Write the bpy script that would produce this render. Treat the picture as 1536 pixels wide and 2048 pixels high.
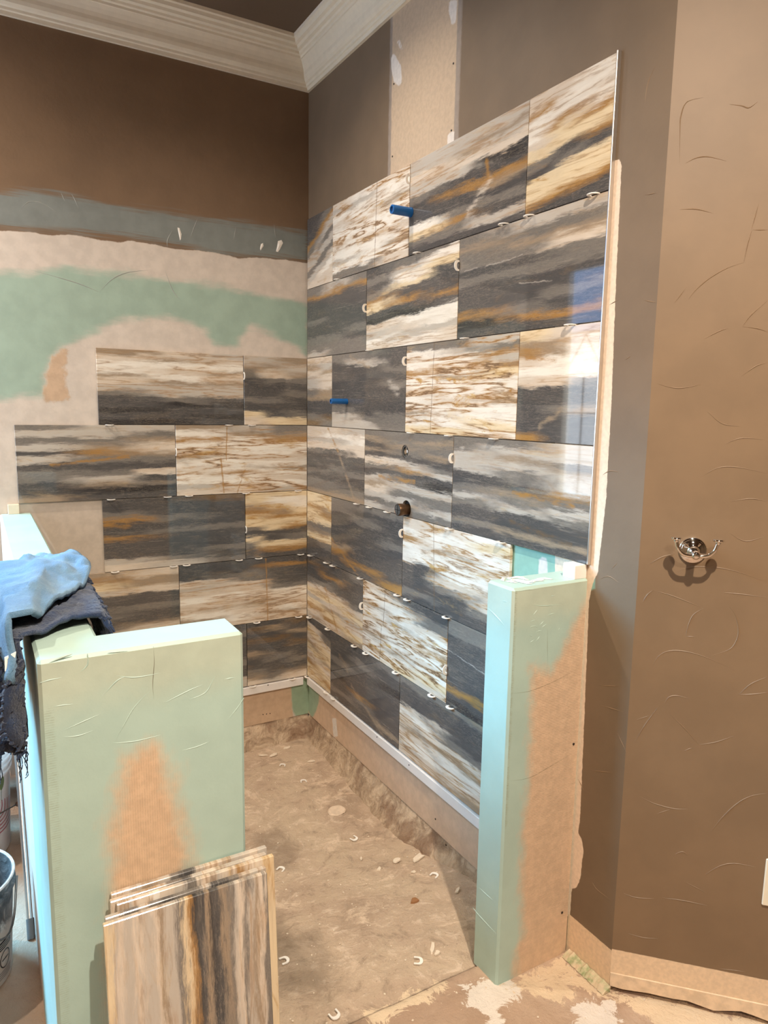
import bpy, bmesh, math, random
import numpy as np
from mathutils import Vector, Matrix, noise as mnoise

for _o in list(bpy.data.objects): bpy.data.objects.remove(_o)
SC = bpy.context.scene
COL = SC.collection

# ------------------------------------------------------------------ camera
FPX = 1421.79
CAM = np.array([-1.3596, -3.0932, 1.5152])
YAW, PIT, ROL = 0.523038, 0.145691, 0.016308
_f = np.array([math.sin(YAW)*math.cos(PIT), math.cos(YAW)*math.cos(PIT), -math.sin(PIT)])
_r = np.array([math.cos(YAW), -math.sin(YAW), 0.0]); _u = np.cross(_r, _f)
RT = math.cos(ROL)*_r + math.sin(ROL)*_u
UP = -math.sin(ROL)*_r + math.cos(ROL)*_u
FW = _f
cd = bpy.data.cameras.new('camera'); cam = bpy.data.objects.new('camera', cd); COL.objects.link(cam)
cd.sensor_fit = 'HORIZONTAL'; cd.sensor_width = 36; cd.lens = 36*FPX/1536; cd.clip_start = 0.02
M3 = Matrix((RT, UP, -FW)).transposed()
cam.matrix_world = Matrix.Translation(CAM) @ M3.to_4x4()
SC.camera = cam

# ------------------------------------------------------------------ world, exposure
wd = bpy.data.worlds.new('sky'); SC.world = wd; wd.use_nodes = True
wd.node_tree.nodes['Background'].inputs[0].default_value = (0.45, 0.68, 1.0, 1)
wd.node_tree.nodes['Background'].inputs[1].default_value = 1.0
SC.view_settings.view_transform = 'Standard'; SC.view_settings.look = 'None'
SC.view_settings.exposure = -0.08; SC.view_settings.gamma = 1.0
SC.view_settings.use_curve_mapping = False

# ------------------------------------------------------------------ recessed ceiling lamps (warm)
CEIL = 3.05
WARM = (1.0, 0.885, 0.74)
def can(name, loc, aim, power, ang=140, blend=0.9, rad=0.04):
    l = bpy.data.lights.new(name, 'SPOT'); l.energy = power; l.color = WARM
    l.spot_size = math.radians(ang); l.spot_blend = blend; l.shadow_soft_size = rad
    o = bpy.data.objects.new(name, l); COL.objects.link(o); o.location = loc
    d = Vector(aim)-Vector(loc); o.rotation_euler = d.to_track_quat('-Z', 'Y').to_euler()
can('ceiling_lamp_tub', (-2.15, -0.5, CEIL-0.03), (-1.7, -0.5, 0), 165, 160, 1.0, 0.03)
can('ceiling_lamp_shower', (-0.55, -0.9, CEIL-0.03), (-0.5, -0.9, 0), 42, 140, 1.0, 0.05)
can('ceiling_lamp_room', (-0.85, -3.1, CEIL-0.03), (-0.75, -2.9, 0), 370, 165, 1.0, 0.022)
can('ceiling_lamp_vanity', (-1.7, -4.2, CEIL-0.03), (-1.6, -4.0, 0), 200, 160, 1.0, 0.04)
# cool daylight falling in through the alcove window
sl = bpy.data.lights.new('daylight', 'SUN'); sl.energy = 28.0; sl.color = (0.22, 0.66, 1.0); sl.angle = math.radians(42)
so_ = bpy.data.objects.new('daylight', sl); COL.objects.link(so_)
so_.rotation_euler = Vector((math.cos(math.radians(35))*0.73, -math.cos(math.radians(35))*0.68, -math.sin(math.radians(35)))).to_track_quat('-Z', 'Y').to_euler()
WIN_POWER = 4.5

# ------------------------------------------------------------------ helpers
def at(px, py, ax, val):
    d = FW + RT*((px-768)/FPX) + UP*((1024-py)/FPX)
    t = (val-CAM[ax])/d[ax]
    return CAM + t*d
QA = np.array([0.012, -1.947, 0.0]); NA = np.array([-1, -1, 0])/2**.5; TA = np.array([1, -1, 0])/2**.5
def ang(px, py, off=0.0):
    d = FW + RT*((px-768)/FPX) + UP*((1024-py)/FPX)
    t = ((QA+NA*off-CAM)@NA)/(d@NA)
    return CAM + t*d
def lin(c):
    return tuple(((v/255)/12.92 if v/255 <= 0.04045 else ((v/255+0.055)/1.055)**2.4) for v in c)
def tag(o, label=None, cat=None, group=None, kind=None):
    if label: o['label'] = label
    if cat: o['category'] = cat
    if group: o['group'] = group
    if kind: o['kind'] = kind
    return o
def obj(name, me, mat=None, parent=None):
    o = bpy.data.objects.new(name, me); COL.objects.link(o)
    if mat is not None and me is not None:
        me.materials.clear(); me.materials.append(mat)
    if parent is not None: o.parent = parent
    return o
def empty(name, loc=(0, 0, 0), rz=0):
    o = bpy.data.objects.new(name, None); COL.objects.link(o); o.location = loc; o.rotation_euler = (0, 0, rz)
    o.empty_display_size = 0.05
    return o
def mesh(name, V, F, smooth=False):
    me = bpy.data.meshes.new(name); me.from_pydata([tuple(map(float, v)) for v in V], [], [list(map(int, f)) for f in F]); me.update()
    if smooth: me.polygons.foreach_set('use_smooth', [True]*len(me.polygons))
    return me
class MB:
    def __init__(s): s.V = []; s.F = []
    def add(s, V, F):
        n = len(s.V); s.V += [tuple(map(float, v)) for v in V]; s.F += [tuple(i+n for i in f) for f in F]; return s
    def box(s, lo, hi):
        x0, y0, z0 = lo; x1, y1, z1 = hi
        return s.add([(x0,y0,z0),(x1,y0,z0),(x1,y1,z0),(x0,y1,z0),(x0,y0,z1),(x1,y0,z1),(x1,y1,z1),(x0,y1,z1)],
                     [(0,3,2,1),(4,5,6,7),(0,1,5,4),(1,2,6,5),(2,3,7,6),(3,0,4,7)])
    def cbox(s, lo, hi, c):
        # chamfered box
        lo = np.array(lo, float); hi = np.array(hi, float)
        V = []; 
        for sx in (0, 1):
            for sy in (0, 1):
                for sz in (0, 1):
                    p = np.array([(lo, hi)[sx][0], (lo, hi)[sy][1], (lo, hi)[sz][2]])
                    d = np.array([1-2*sx, 1-2*sy, 1-2*sz])*c
                    for k in range(3):
                        q = p + d; q[k] = p[k]; V.append(q)
        def i(sx, sy, sz, k): return ((sx*2+sy)*2+sz)*3+k
        F = []
        for sgn in (0, 1):
            F.append([i(sgn,0,0,0), i(sgn,1,0,0), i(sgn,1,1,0), i(sgn,0,1,0)])
            F.append([i(0,sgn,0,1), i(1,sgn,0,1), i(1,sgn,1,1), i(0,sgn,1,1)])
            F.append([i(0,0,sgn,2), i(1,0,sgn,2), i(1,1,sgn,2), i(0,1,sgn,2)])
        for a in (0, 1):
            for b in (0, 1):
                F.append([i(a,b,0,0), i(a,b,0,1), i(a,b,1,1), i(a,b,1,0)])
                F.append([i(a,0,b,0), i(a,0,b,2), i(a,1,b,2), i(a,1,b,0)])
                F.append([i(0,a,b,1), i(0,a,b,2), i(1,a,b,2), i(1,a,b,1)])
                for cc in (0, 1): F.append([i(a,b,cc,0), i(a,b,cc,1), i(a,b,cc,2)])
        return s.add(V, F)
    def tube(s, pts, rad, seg=8, cap=True):
        pts = [Vector(p) for p in pts]; n = len(pts)
        rads = rad if hasattr(rad, '__len__') else [rad]*n
        rings = []
        up = Vector((0.13, 0.21, 0.97))
        for i, p in enumerate(pts):
            t = (pts[min(i+1, n-1)]-pts[max(i-1, 0)]).normalized()
            a = t.cross(up)
            if a.length < 1e-3: a = t.cross(Vector((1, 0, 0)))
            a.normalize(); b = t.cross(a)
            rings.append([p+(a*math.cos(2*math.pi*k/seg)+b*math.sin(2*math.pi*k/seg))*rads[i] for k in range(seg)])
        V = [v for r in rings for v in r]; F = []
        for i in range(n-1):
            for k in range(seg):
                F.append((i*seg+k, i*seg+(k+1) % seg, (i+1)*seg+(k+1) % seg, (i+1)*seg+k))
        if cap: F.append(tuple(range(seg))[::-1]); F.append(tuple((n-1)*seg+k for k in range(seg)))
        return s.add(V, F)
    def lathe(s, prof, seg=32, org=(0, 0, 0), mat=None):
        V = []; F = []
        for r, z in prof:
            for k in range(seg):
                a = 2*math.pi*k/seg; p = Vector((r*math.cos(a), r*math.sin(a), z))
                if mat is not None: p = mat @ p
                V.append(p+Vector(org))
        for i in range(len(prof)-1):
            for k in range(seg):
                F.append((i*seg+k, i*seg+(k+1) % seg, (i+1)*seg+(k+1) % seg, (i+1)*seg+k))
        if prof[0][0] > 1e-5: F.append(tuple(range(seg))[::-1])
        if prof[-1][0] > 1e-5: F.append(tuple((len(prof)-1)*seg+k for k in range(seg)))
        return s.add(V, F)
    def sphere(s, c, r, seg=12, sc=(1, 1, 1)):
        prof = [(r*math.sin(math.pi*i/8)+1e-6, -r*math.cos(math.pi*i/8)) for i in range(9)]
        return s.lathe(prof, seg, c, Matrix.Diagonal(sc))
    def build(s, name, mat, parent=None, smooth=False):
        me = mesh(name, s.V, s.F, smooth)
        bm = bmesh.new(); bm.from_mesh(me); bmesh.ops.recalc_face_normals(bm, faces=bm.faces); bm.to_mesh(me); bm.free()
        if smooth:
            try: me.set_sharp_from_angle(angle=math.radians(40))
            except Exception: pass
        return obj(name, me, mat, parent)

# --- node material helper
class NT:
    def __init__(s, name):
        s.m = bpy.data.materials.new(name); s.m.use_nodes = True; s.t = s.m.node_tree; s.t.nodes.clear()
        s.out = s.t.nodes.new('ShaderNodeOutputMaterial'); s.p = s.t.nodes.new('ShaderNodeBsdfPrincipled')
        s.t.links.new(s.p.outputs[0], s.out.inputs[0])
    def put(s, sock, v):
        if isinstance(v, bpy.types.NodeSocket): s.t.links.new(v, sock)
        elif isinstance(v, (tuple, list)) and len(v) == 3 and sock.type == 'RGBA': sock.default_value = (*v, 1)
        else: sock.default_value = v
    def n(s, typ, ins=(), out=0, **pr):
        nd = s.t.nodes.new('ShaderNode'+typ)
        for k, v in pr.items(): setattr(nd, k, v)
        for k, v in (ins.items() if isinstance(ins, dict) else enumerate(ins)):
            if v is not None: s.put(nd.inputs[k], v)
        return nd.outputs[out]
    def ma(s, op, a, b=None, c=None, clamp=False):
        return s.n('Math', (a, b, c), operation=op, use_clamp=clamp)
    def mix(s, f, a, b, mode='MIX'):
        nd = s.t.nodes.new('ShaderNodeMix'); nd.data_type = 'RGBA'; nd.blend_type = mode; nd.clamp_factor = True
        s.put(nd.inputs[0], f); s.put(nd.inputs[6], a); s.put(nd.inputs[7], b); return nd.outputs[2]
    def noise(s, vec, scale, detail=4, rough=0.55, dist=0.0, out=0):
        return s.n('TexNoise', {'Vector': vec, 'Scale': scale, 'Detail': detail, 'Roughness': rough, 'Distortion': dist}, out)
    def sm(s, x, lo, hi, a=0.0, b=1.0):
        return s.n('MapRange', (x, lo, hi, a, b), interpolation_type='SMOOTHSTEP')
    def ramp(s, x, stops, interp='LINEAR'):
        nd = s.t.nodes.new('ShaderNodeValToRGB'); cr = nd.color_ramp; cr.interpolation = interp
        while len(cr.elements) > 1: cr.elements.remove(cr.elements[-1])
        for i, (p, c) in enumerate(stops):
            e = cr.elements[0] if i == 0 else cr.elements.new(p)
            e.position = p; e.color = (*c, 1)
        s.put(nd.inputs[0], x); return nd.outputs[0]
    def obco(s): return s.n('TexCoord', out=3)
    def geo(s): return s.n('NewGeometry', out=0)
    def scl(s, vec, sc, loc=(0, 0, 0)):
        return s.n('Mapping', {'Vector': vec, 'Scale': sc, 'Location': loc})
    def bump(s, h, strength=0.3, dist=0.01):
        s.put(s.p.inputs['Normal'], s.n('Bump', {'Strength': strength, 'Distance': dist, 'Height': h}))
    def fin(s, col, rough=0.6, metal=0.0, **k):
        s.put(s.p.inputs['Base Color'], col); s.put(s.p.inputs['Roughness'], rough); s.put(s.p.inputs['Metallic'], metal)
        for kk, v in k.items(): s.put(s.p.inputs[kk.replace('_', ' ')], v)
        return s.m
def simple(name, rgb, rough=0.5, metal=0.0, var=0.08, scale=30, bump=0.0, **k):
    t = NT(name); g = t.obco(); nz = t.noise(g, scale, 5)
    c = lin(rgb); col = t.mix(t.sm(nz, 0.3, 0.7), tuple(v*(1-var) for v in c), tuple(min(1, v*(1+var)) for v in c))
    if bump: t.bump(nz, bump, 0.003)
    return t.fin(col, rough, metal, **k)

# --- paint layers driven by signed-distance attributes stored on the mesh
def sdf(P, polys):
    # P (N,2); returns + inside, - outside (metres)
    best = np.full(len(P), 1e9); inside = np.zeros(len(P), bool)
    for poly in polys:
        A = np.array(poly, float); B = np.roll(A, -1, 0); ins = np.zeros(len(P), bool)
        for a, b in zip(A, B):
            ab = b-a; L = max((ab@ab), 1e-12); t = np.clip(((P-a)@ab)/L, 0, 1)
            d = np.linalg.norm(P-(a+t[:, None]*ab), axis=1); best = np.minimum(best, d)
            c = ((a[1] > P[:, 1]) != (b[1] > P[:, 1]))
            with np.errstate(divide='ignore', invalid='ignore'):
                xi = (b[0]-a[0])*(P[:, 1]-a[1])/(b[1]-a[1])+a[0]
            ins ^= c & (P[:, 0] < xi)
        inside |= ins
    return np.where(inside, best, -best)
def setattr_f(me, name, vals):
    a = me.attributes.new(name, 'FLOAT', 'POINT'); a.data.foreach_set('value', np.asarray(vals, np.float32))
def layered(name, base, layers, rough=0.7, bump=0.25, bscale=60, stripes=None, basevar=0.06):
    # layers: (attr, rgb, soft, amp, nscale, (sx,sy,sz))
    t = NT(name); g = t.geo()
    n1 = t.noise(g, 7, 5); n2 = t.noise(g, bscale, 6, 0.6)
    b = lin(base); col = t.mix(t.sm(n1, 0.3, 0.7), tuple(v*(1-basevar) for v in b), tuple(v*(1+basevar) for v in b))
    h = t.ma('MULTIPLY', n2, 0.5)
    for lay in layers:
        attr, rgb, soft, amp, nsc, st = lay[:6]
        av = t.n('Attribute', out=2, attribute_name=attr)
        nz = t.noise(t.scl(g, st), nsc, 6, 0.6)
        v = t.ma('ADD', av, t.ma('MULTIPLY', t.ma('SUBTRACT', nz, 0.5), amp))
        mk = t.sm(v, -soft, soft)
        c = lin(rgb); lo = tuple(x*0.93 for x in c); hi = tuple(min(1, x*1.07) for x in c)
        if len(lay) > 6:
            wv = t.n('TexWave', {'Vector': g, 'Scale': 72.0, 'Distortion': 1.2, 'Detail': 2.0, 'Detail Scale': 3.0}, out=1, bands_direction=lay[6][0])
            wv = t.ma('MULTIPLY', wv, t.sm(t.noise(g, 90, 3), 0.25, 0.6))
            h = t.ma('ADD', h, t.ma('MULTIPLY', t.ma('MULTIPLY', wv, mk), -0.35))
            if attr == 'm_tape': mk = t.ma('MULTIPLY', mk, wv)
            else: lo = t.mix(t.ma('MULTIPLY', wv, lay[6][1]), lo, tuple(x*0.55 for x in c)); hi = t.mix(t.ma('MULTIPLY', wv, lay[6][1]), hi, tuple(x*0.6 for x in c))
        col = t.mix(mk, col, t.mix(t.sm(t.noise(g, nsc*1.7, 5), 0.3, 0.7), lo, hi))
        h = t.ma('ADD', h, t.ma('MULTIPLY', mk, 0.25))
    t.bump(h, bump, 0.004)
    return t.fin(col, rough)

def panel(name, org, ud, vd, us, vs, res, thick, masks, mat, parent=None):
    # gridded front face (normal ud x vd) with attributes, solid behind
    org, ud, vd = (np.array(a, float) for a in (org, ud, vd)); nrm = np.cross(ud, vd)
    nu = max(1, int(round(us/res))); nv = max(1, int(round(vs/res)))
    U, Vv = np.meshgrid(np.linspace(0, us, nu+1), np.linspace(0, vs, nv+1))
    uv = np.stack([U.ravel(), Vv.ravel()], 1); P = org+uv[:, :1]*ud+uv[:, 1:]*vd
    idx = np.arange((nu+1)*(nv+1)).reshape(nv+1, nu+1)
    F = [(idx[j, i], idx[j, i+1], idx[j+1, i+1], idx[j+1, i]) for j in range(nv) for i in range(nu)]
    ring = list(idx[0, :])+list(idx[1:, -1])+list(idx[-1, :-1][::-1])+list(idx[1:-1, 0][::-1])
    n0 = len(P); back = P[ring]-nrm*thick; P = np.vstack([P, back]); m = len(ring)
    for k in range(m): F.append((ring[(k+1) % m], ring[k], n0+k, n0+(k+1) % m))
    F.append(tuple(n0+k for k in range(m))[::-1])
    me = mesh(name, P, F)
    for an, fn in masks.items():
        v = fn(uv); setattr_f(me, an, np.concatenate([v, np.full(m, -1.0)]))
    return obj(name, me, mat, parent)

def prism(name, foot, z0, z1, res, masks, mat, ch=0.004):
    # footprint extruded, side faces gridded for attributes, chamfered edges
    A = np.array(foot, float); n = len(A); pts = []
    for i in range(n):
        a, p, q = A[i], A[i-1], A[(i+1) % n]
        pts.append(a+(p-a)/np.linalg.norm(p-a)*ch); pts.append(a+(q-a)/np.linalg.norm(q-a)*ch)
    pts = np.array(pts); cen = []
    V = []; F = []
    m = len(pts)
    for i in range(m):
        a, b = pts[i], pts[(i+1) % m]; L = np.linalg.norm(b-a); nu = max(1, int(round(L/res))); nv = max(1, int(round((z1-ch-z0)/res)))
        o = len(V)
        for j in range(nv+1):
            for k in range(nu+1):
                p = a+(b-a)*k/nu; V.append((p[0], p[1], z0+(z1-ch-z0)*j/nv))
        for j in range(nv):
            for k in range(nu):
                q = o+j*(nu+1)+k; F.append((q, q+1, q+nu+2, q+nu+1))
    # inset top ring
    o = len(V); ins = []
    for i in range(n):
        a, p, q = A[i], A[i-1], A[(i+1) % n]
        d1 = (a-p)/np.linalg.norm(a-p); d2 = (q-a)/np.linalg.norm(q-a)
        n1 = np.array([-d1[1], d1[0]]); n2 = np.array([-d2[1], d2[0]])
        c = a+(n1+n2)*ch
        ins.append(c)
    for p in pts: V.append((p[0], p[1], z1-ch))
    for c in ins: V.append((c[0], c[1], z1))
    for i in range(n):
        F.append((o+2*i, o+2*i+1, o+m+i))
        F.append((o+2*i+1, o+(2*i+2) % m, o+m+(i+1) % n, o+m+i))
    F.append(tuple(o+m+i for i in range(n)))
    b0 = len(V)
    for p in pts: V.append((p[0], p[1], z0))
    F.append(tuple(b0+i for i in range(m))[::-1])
    me = mesh(name, V, F); P = np.array(V)
    for an, fn in masks.items(): setattr_f(me, an, fn(P))
    return obj(name, me, mat)

def smooth_line(pts, k=6):
    P = [Vector(p) for p in pts]
    if len(P) < 3:
        return [P[0].lerp(P[-1], i/k) for i in range(k+1)]
    out = []
    for i in range(len(P)-1):
        p0 = P[max(i-1, 0)]; p1 = P[i]; p2 = P[i+1]; p3 = P[min(i+2, len(P)-1)]
        for j in range(k):
            t = j/k
            out.append(0.5*((2*p1)+(p2-p0)*t+(2*p0-5*p1+4*p2-p3)*t*t+(3*p1-p0-3*p2+p3)*t**3))
    out.append(P[-1]); return out
def ridge(mb, pts, nrm, w=0.0022, h=0.0012):
    L = smooth_line(pts); nrm = Vector(nrm); n = len(L); V = []; F = []
    for i, p in enumerate(L):
        t = (L[min(i+1, n-1)]-L[max(i-1, 0)]).normalized(); s = t.cross(nrm).normalized()
        e = min(1.0, 0.15+2.2*min(i, n-1-i)/n)
        V += [p-s*w*e-nrm*0.0004, p+nrm*h*e, p+s*w*e-nrm*0.0004]
    for i in range(n-1):
        F += [(3*i, 3*i+1, 3*i+4, 3*i+3), (3*i+1, 3*i+2, 3*i+5, 3*i+4)]
    mb.add(V, F)

# ------------------------------------------------------------------ materials
BROWN = (120, 101, 79)
MINT = (170, 194, 184)
MUD = (204, 190, 177)
BOARD = (194, 164, 136)
m_white = simple('cream_trim_paint', (228, 214, 190), 0.45, var=0.03)
m_brown = simple('brown_wall_paint', BROWN, 0.6, var=0.05, scale=6)
m_ridge = simple('brown_ridge_paint', (128, 104, 79), 0.55, var=0.04)
m_mridge = simple('mint_ridge_paint', (174, 194, 182), 0.5, var=0.04)
m_chrome = simple('polished_chrome', (235, 230, 225), 0.06, 1.0, var=0.02)
m_alu = simple('satin_aluminium', (205, 200, 195), 0.3, 1.0, var=0.03)
m_plastic = simple('white_plastic', (240, 232, 222), 0.35, var=0.02)
m_ledger = simple('white_painted_ledger', (228, 220, 214), 0.45, var=0.03, scale=12)
m_blue = simple('blue_plastic', (18, 92, 158), 0.4, var=0.08)
m_dark = simple('painted_hole_shade', (22, 18, 15), 0.9)  # near-black colour standing in for the shade inside holes and slots
m_brass = simple('aged_bronze', (112, 84, 60), 0.35, 0.9, var=0.25)
m_steel = simple('grey_steel', (120, 118, 115), 0.35, 0.8, var=0.15)
m_screw = simple('dark_screw', (40, 34, 30), 0.6)
m_lath = simple('offcut_ivory', (222, 208, 184), 0.4, var=0.04)

# ------------------------------------------------------------------ setting: walls
# back wall: plane y=0.012, u=x from -1.31 , v=z from 0
BX0 = -1.31
def bw(poly): return [[(at(x, y, 1, 0.012)[0]-BX0, at(x, y, 1, 0.012)[2]+0.005) for x, y in p] for p in poly]
gray_b = bw([[(-60,376),(0,384),(70,381),(140,394),(250,414),(350,430),(480,446),(616,464),(616,519),(500,512),(440,505),(340,486),(250,470),(120,462),(40,455),(-60,446)]])
pink_b = bw([[(-60,456),(0,462),(70,466),(100,471),(145,469),(200,480),(235,485),(260,482),(350,497),(430,505),(480,517),(520,515),(620,526),(620,1800),(-80,1800)]])
green_b = bw([[(-60,540),(0,545),(60,548),(130,533),(200,545),(300,555),(400,570),(500,582),(560,600),(618,612),(618,716),(590,690),(545,668),(500,652),(470,690),(430,688),(410,660),(340,632),(250,640),(180,665),(130,690),(95,720),(90,790),(40,790),(0,800),(-60,800)]])
bare_b = bw([[(102,715),(128,695),(137,702),(126,760),(140,800),(95,806),(86,790)], [(480,1386),(586,1365),(586,1440),(480,1470)]])
tan_b = bw([[(60,1008),(215,998),(215,1150),(140,1150)]])
corner_b = bw([[(582,1362),(622,1355),(622,1445),(596,1438),(584,1420)]])
m_back = layered('back_wall_paint_and_mud', (120, 94, 70), [
    ('m_gray', (124, 127, 122), 0.018, 0.09, 9, (0.5, 1, 12)),
    ('m_pink', MUD, 0.0025, 0.02, 14, (1, 1, 1)),
    ('m_green', (154, 173, 157), 0.022, 0.09, 8, (0.7, 1, 2.5)),
    ('m_tan', (196, 179, 162), 0.004, 0.01, 20, (1, 1, 1)),
    ('m_bare', BOARD, 0.008, 0.06, 24, (1, 1, 1)),
    ('m_corner', (146, 164, 138), 0.006, 0.02, 14, (1, 1, 1))], rough=0.7, bump=0.6, bscale=18)
wall_back = panel('wall_back', (BX0, 0.012, -0.005), (1, 0, 0), (0, 0, 1), 0.012-BX0+0.0, CEIL+0.005, 0.014, 0.14,
    dict(m_gray=lambda p: sdf(p, gray_b), m_pink=lambda p: sdf(p, pink_b), m_green=lambda p: sdf(p, green_b), m_bare=lambda p: sdf(p, bare_b),
         m_tan=lambda p: sdf(p, tan_b), m_corner=lambda p: sdf(p, corner_b)), m_back)
tag(wall_back, 'back shower wall, brown above pink mud and mint primer, partly tiled', kind='structure')

# right wall: plane x=0.012, u = -y from -0.012 , v=z
def rw(poly): return [[(-at(x, y, 0, 0.012)[1]+0.012, at(x, y, 0, 0.012)[2]+0.005) for x, y in p] for p in poly]
UW = 1.947+0.012
patch_r = [[(0.735, 2.2), (1.128, 2.2), (1.134, 3.1), (0.73, 3.1)]]
edge_r = [[(0.715, 2.2), (0.742, 2.2), (0.742, 3.1), (0.715, 3.1)], [(1.12, 2.2), (1.152, 2.2), (1.158, 3.1), (1.125, 3.1)]]
spack_r = rw([[(782,112),(788,108),(802,130),(804,165),(798,172),(788,165),(783,140)], [(793,82),(800,80),(806,98),(800,100)], [(898,0),(914,0),(912,45),(903,50),(897,20)], [(895,268),(908,262),(908,300),(895,300)]])
raw_r = rw([[(1229,322),(1240,318),(1243,330),(1232,560),(1223,800),(1212,1000),(1196,1145),(1186,1165),(1178,1200),(1170,1400),(1160,1640),(1156,1665),(1163,1678),(1167,1700),(1160,1760),(1152,1776),(1143,1778),(1140,1832),(1110,1832),(1110,322)]])
base_r = [[(1.80, -0.1), (2.0, -0.1), (2.0, 0.122), (1.80, 0.122)]]
green_r = rw([[(1015,1070),(1190,1100),(1190,1180),(1000,1180)]])
spot_r = rw([[(1078,1118),(1086,1113),(1094,1118),(1096,1150),(1076,1150)]])
low_r = [[(-0.05, -0.1), (1.75, -0.1), (1.75, 0.3), (-0.05, 0.3)]]
lowg_r = [[(-0.05, 0.02), (0.05, 0.0), (0.10, 0.06), (0.14, 0.16), (0.2, 0.2), (-0.05, 0.2)]]
smear_r = rw([[(664,1437),(672,1437),(676,1474),(667,1474)]])
m_right = layered('right_wall_paint_and_board', (118, 98, 77), [
    ('m_low', (205, 176, 150), 0.004, 0.0, 20, (1, 1, 1)),
    ('m_lowg', (152, 170, 146), 0.008, 0.03, 16, (1, 1, 1)),
    ('m_green', (142, 180, 162), 0.004, 0.0, 16, (1, 1, 1)),
    ('m_edge', (150, 135, 122), 0.006, 0.012, 30, (1, 3, 1)),
    ('m_patch', (190, 166, 140), 0.003, 0.008, 40, (1, 1, 1)),
    ('m_spack', (218, 208, 198), 0.003, 0.01, 40, (1, 1, 1)),
    ('m_raw', (230, 206, 182), 0.0012, 0.006, 60, (1, 1, 1)),
    ('m_base', (226, 198, 166), 0.0012, 0.003, 60, (1, 1, 1))], rough=0.62, bump=0.2, bscale=50)
wall_right = panel('wall_right', (0.012, 0.012, -0.005), (0, -1, 0), (0, 0, 1), UW, CEIL+0.005, 0.012, 0.14,
    dict(m_low=lambda p: sdf(p, low_r), m_lowg=lambda p: sdf(p, lowg_r), m_green=lambda p: np.maximum(sdf(p, green_r)-2*np.clip(sdf(p, spot_r)+0.003, 0, 1), -1),
         m_edge=lambda p: sdf(p, edge_r), m_patch=lambda p: sdf(p, patch_r), m_spack=lambda p: np.maximum(np.maximum(sdf(p, spack_r), sdf(p, spot_r)), sdf(p, smear_r)),
         m_raw=lambda p: sdf(p, raw_r), m_base=lambda p: sdf(p, base_r)), m_right)
tag(wall_right, 'long right shower wall, brown paint above marble tiles', kind='structure')

# angled wall with the robe hook
AL = 1.9
base_a = [[(-0.1, -0.1), (AL+0.1, -0.1), (AL+0.1, 0.122), (-0.1, 0.122)]]
m_ang = layered('angled_wall_paint', (127, 103, 78), [('m_base', (224, 196, 164), 0.0012, 0.003, 60, (1, 1, 1))], rough=0.55, bump=0.12, bscale=30)
wall_ang = panel('wall_angled', QA+np.array([0, 0, 0.03]), TA, (0, 0, 1), AL, CEIL-0.03, 0.02, 0.14, dict(m_base=lambda p: sdf(p+np.array([0, 0.03]), base_a)), m_ang)
tag(wall_ang, 'angled brown wall at the right carrying the chrome robe hook', kind='structure')

# raised trowel ridges in the paint
A_R = [(1150, 80, 3.303, [[(460,430),(480,290),(530,175)], [(690,810),(693,600),(700,500),(740,410),(850,380)], [(730,815),(800,780),(880,772),(1000,800)], [(1020,425),(1100,435),(1150,448),(1210,405)],
    [(690,1120),(800,1118),(910,1145)], [(1170,1255),(1275,1255)], [(1170,1255),(1140,1350),(1115,1470)], [(1115,1470),(1000,1510),(880,1580),(790,1660),(750,1715)], [(1275,1720),(1160,1820),(1105,1895)],
    [(1105,1895),(1200,1905),(1275,1930)], [(855,1975),(950,1925),(1010,1905)], [(460,1025),(545,1010)], [(600,975),(750,960)], [(455,1720),(540,1735)], [(1215,1075),(1165,1255)], [(655,1740),(730,1640)]]),
  (1150, 1100, 3.413, [[(510,95),(590,50),(680,25)], [(700,145),(780,118),(900,115),(1000,125),(1130,155),(1290,215)], [(460,360),(490,310),(530,275)], [(530,275),(640,305),(760,350),(870,395)], [(880,397),(810,440),(775,510),(755,590)], [(755,590),(820,592)],
    [(1000,290),(1120,300),(1315,325)], [(1045,380),(1090,440),(1115,540),(1100,620),(1050,680),(920,725)], [(530,790),(570,725),(640,690),(750,692),(900,735),(1110,830)], [(1120,985),(1200,915),(1315,865)], [(1110,987),(1200,985),(1315,972)],
    [(610,1050),(640,1005),(700,995),(800,1020)], [(410,1310),(480,1190),(570,1068)], [(640,1115),(740,1210),(845,1328)], [(845,1328),(960,1312),(1080,1270)], [(420,1160),(510,1130)], [(745,1370),(800,1350)], [(440,1680),(540,1730),(670,1765),(770,1768)],
    [(560,1800),(650,1770)], [(930,1920),(1000,1830),(1100,1735),(1200,1680),(1315,1660)], [(1050,-120),(1160,-60),(1290,-90)], [(1060,-330),(1200,-350),(1310,-330)]]),
  (880, 1480, 2.341, [[(860,718),(920,738),(1000,742)], [(1040,738),(1140,752),(1250,775)], [(1240,630),(1310,590),(1380,578),(1480,595)], [(1140,660),(1250,718)], [(880,905),(950,925),(1020,930)], [(1310,1070),(1430,1085)], [(1100,535),(1135,523),(1160,540)]]),
  (1150, 700, 3.4, [[(560,230),(700,260),(860,235)], [(900,420),(1000,500),(1120,520)], [(420,700),(520,650),(660,640)], [(1020,640),(1130,600),(1280,610)], [(500,480),(560,400),(640,380)], [(860,860),(980,800),(1120,800),(1300,840)], [(470,980),(560,930),(610,850)], [(1130,180),(1230,110),(1300,90)]])]
mb = MB(); mbr = MB()
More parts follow.
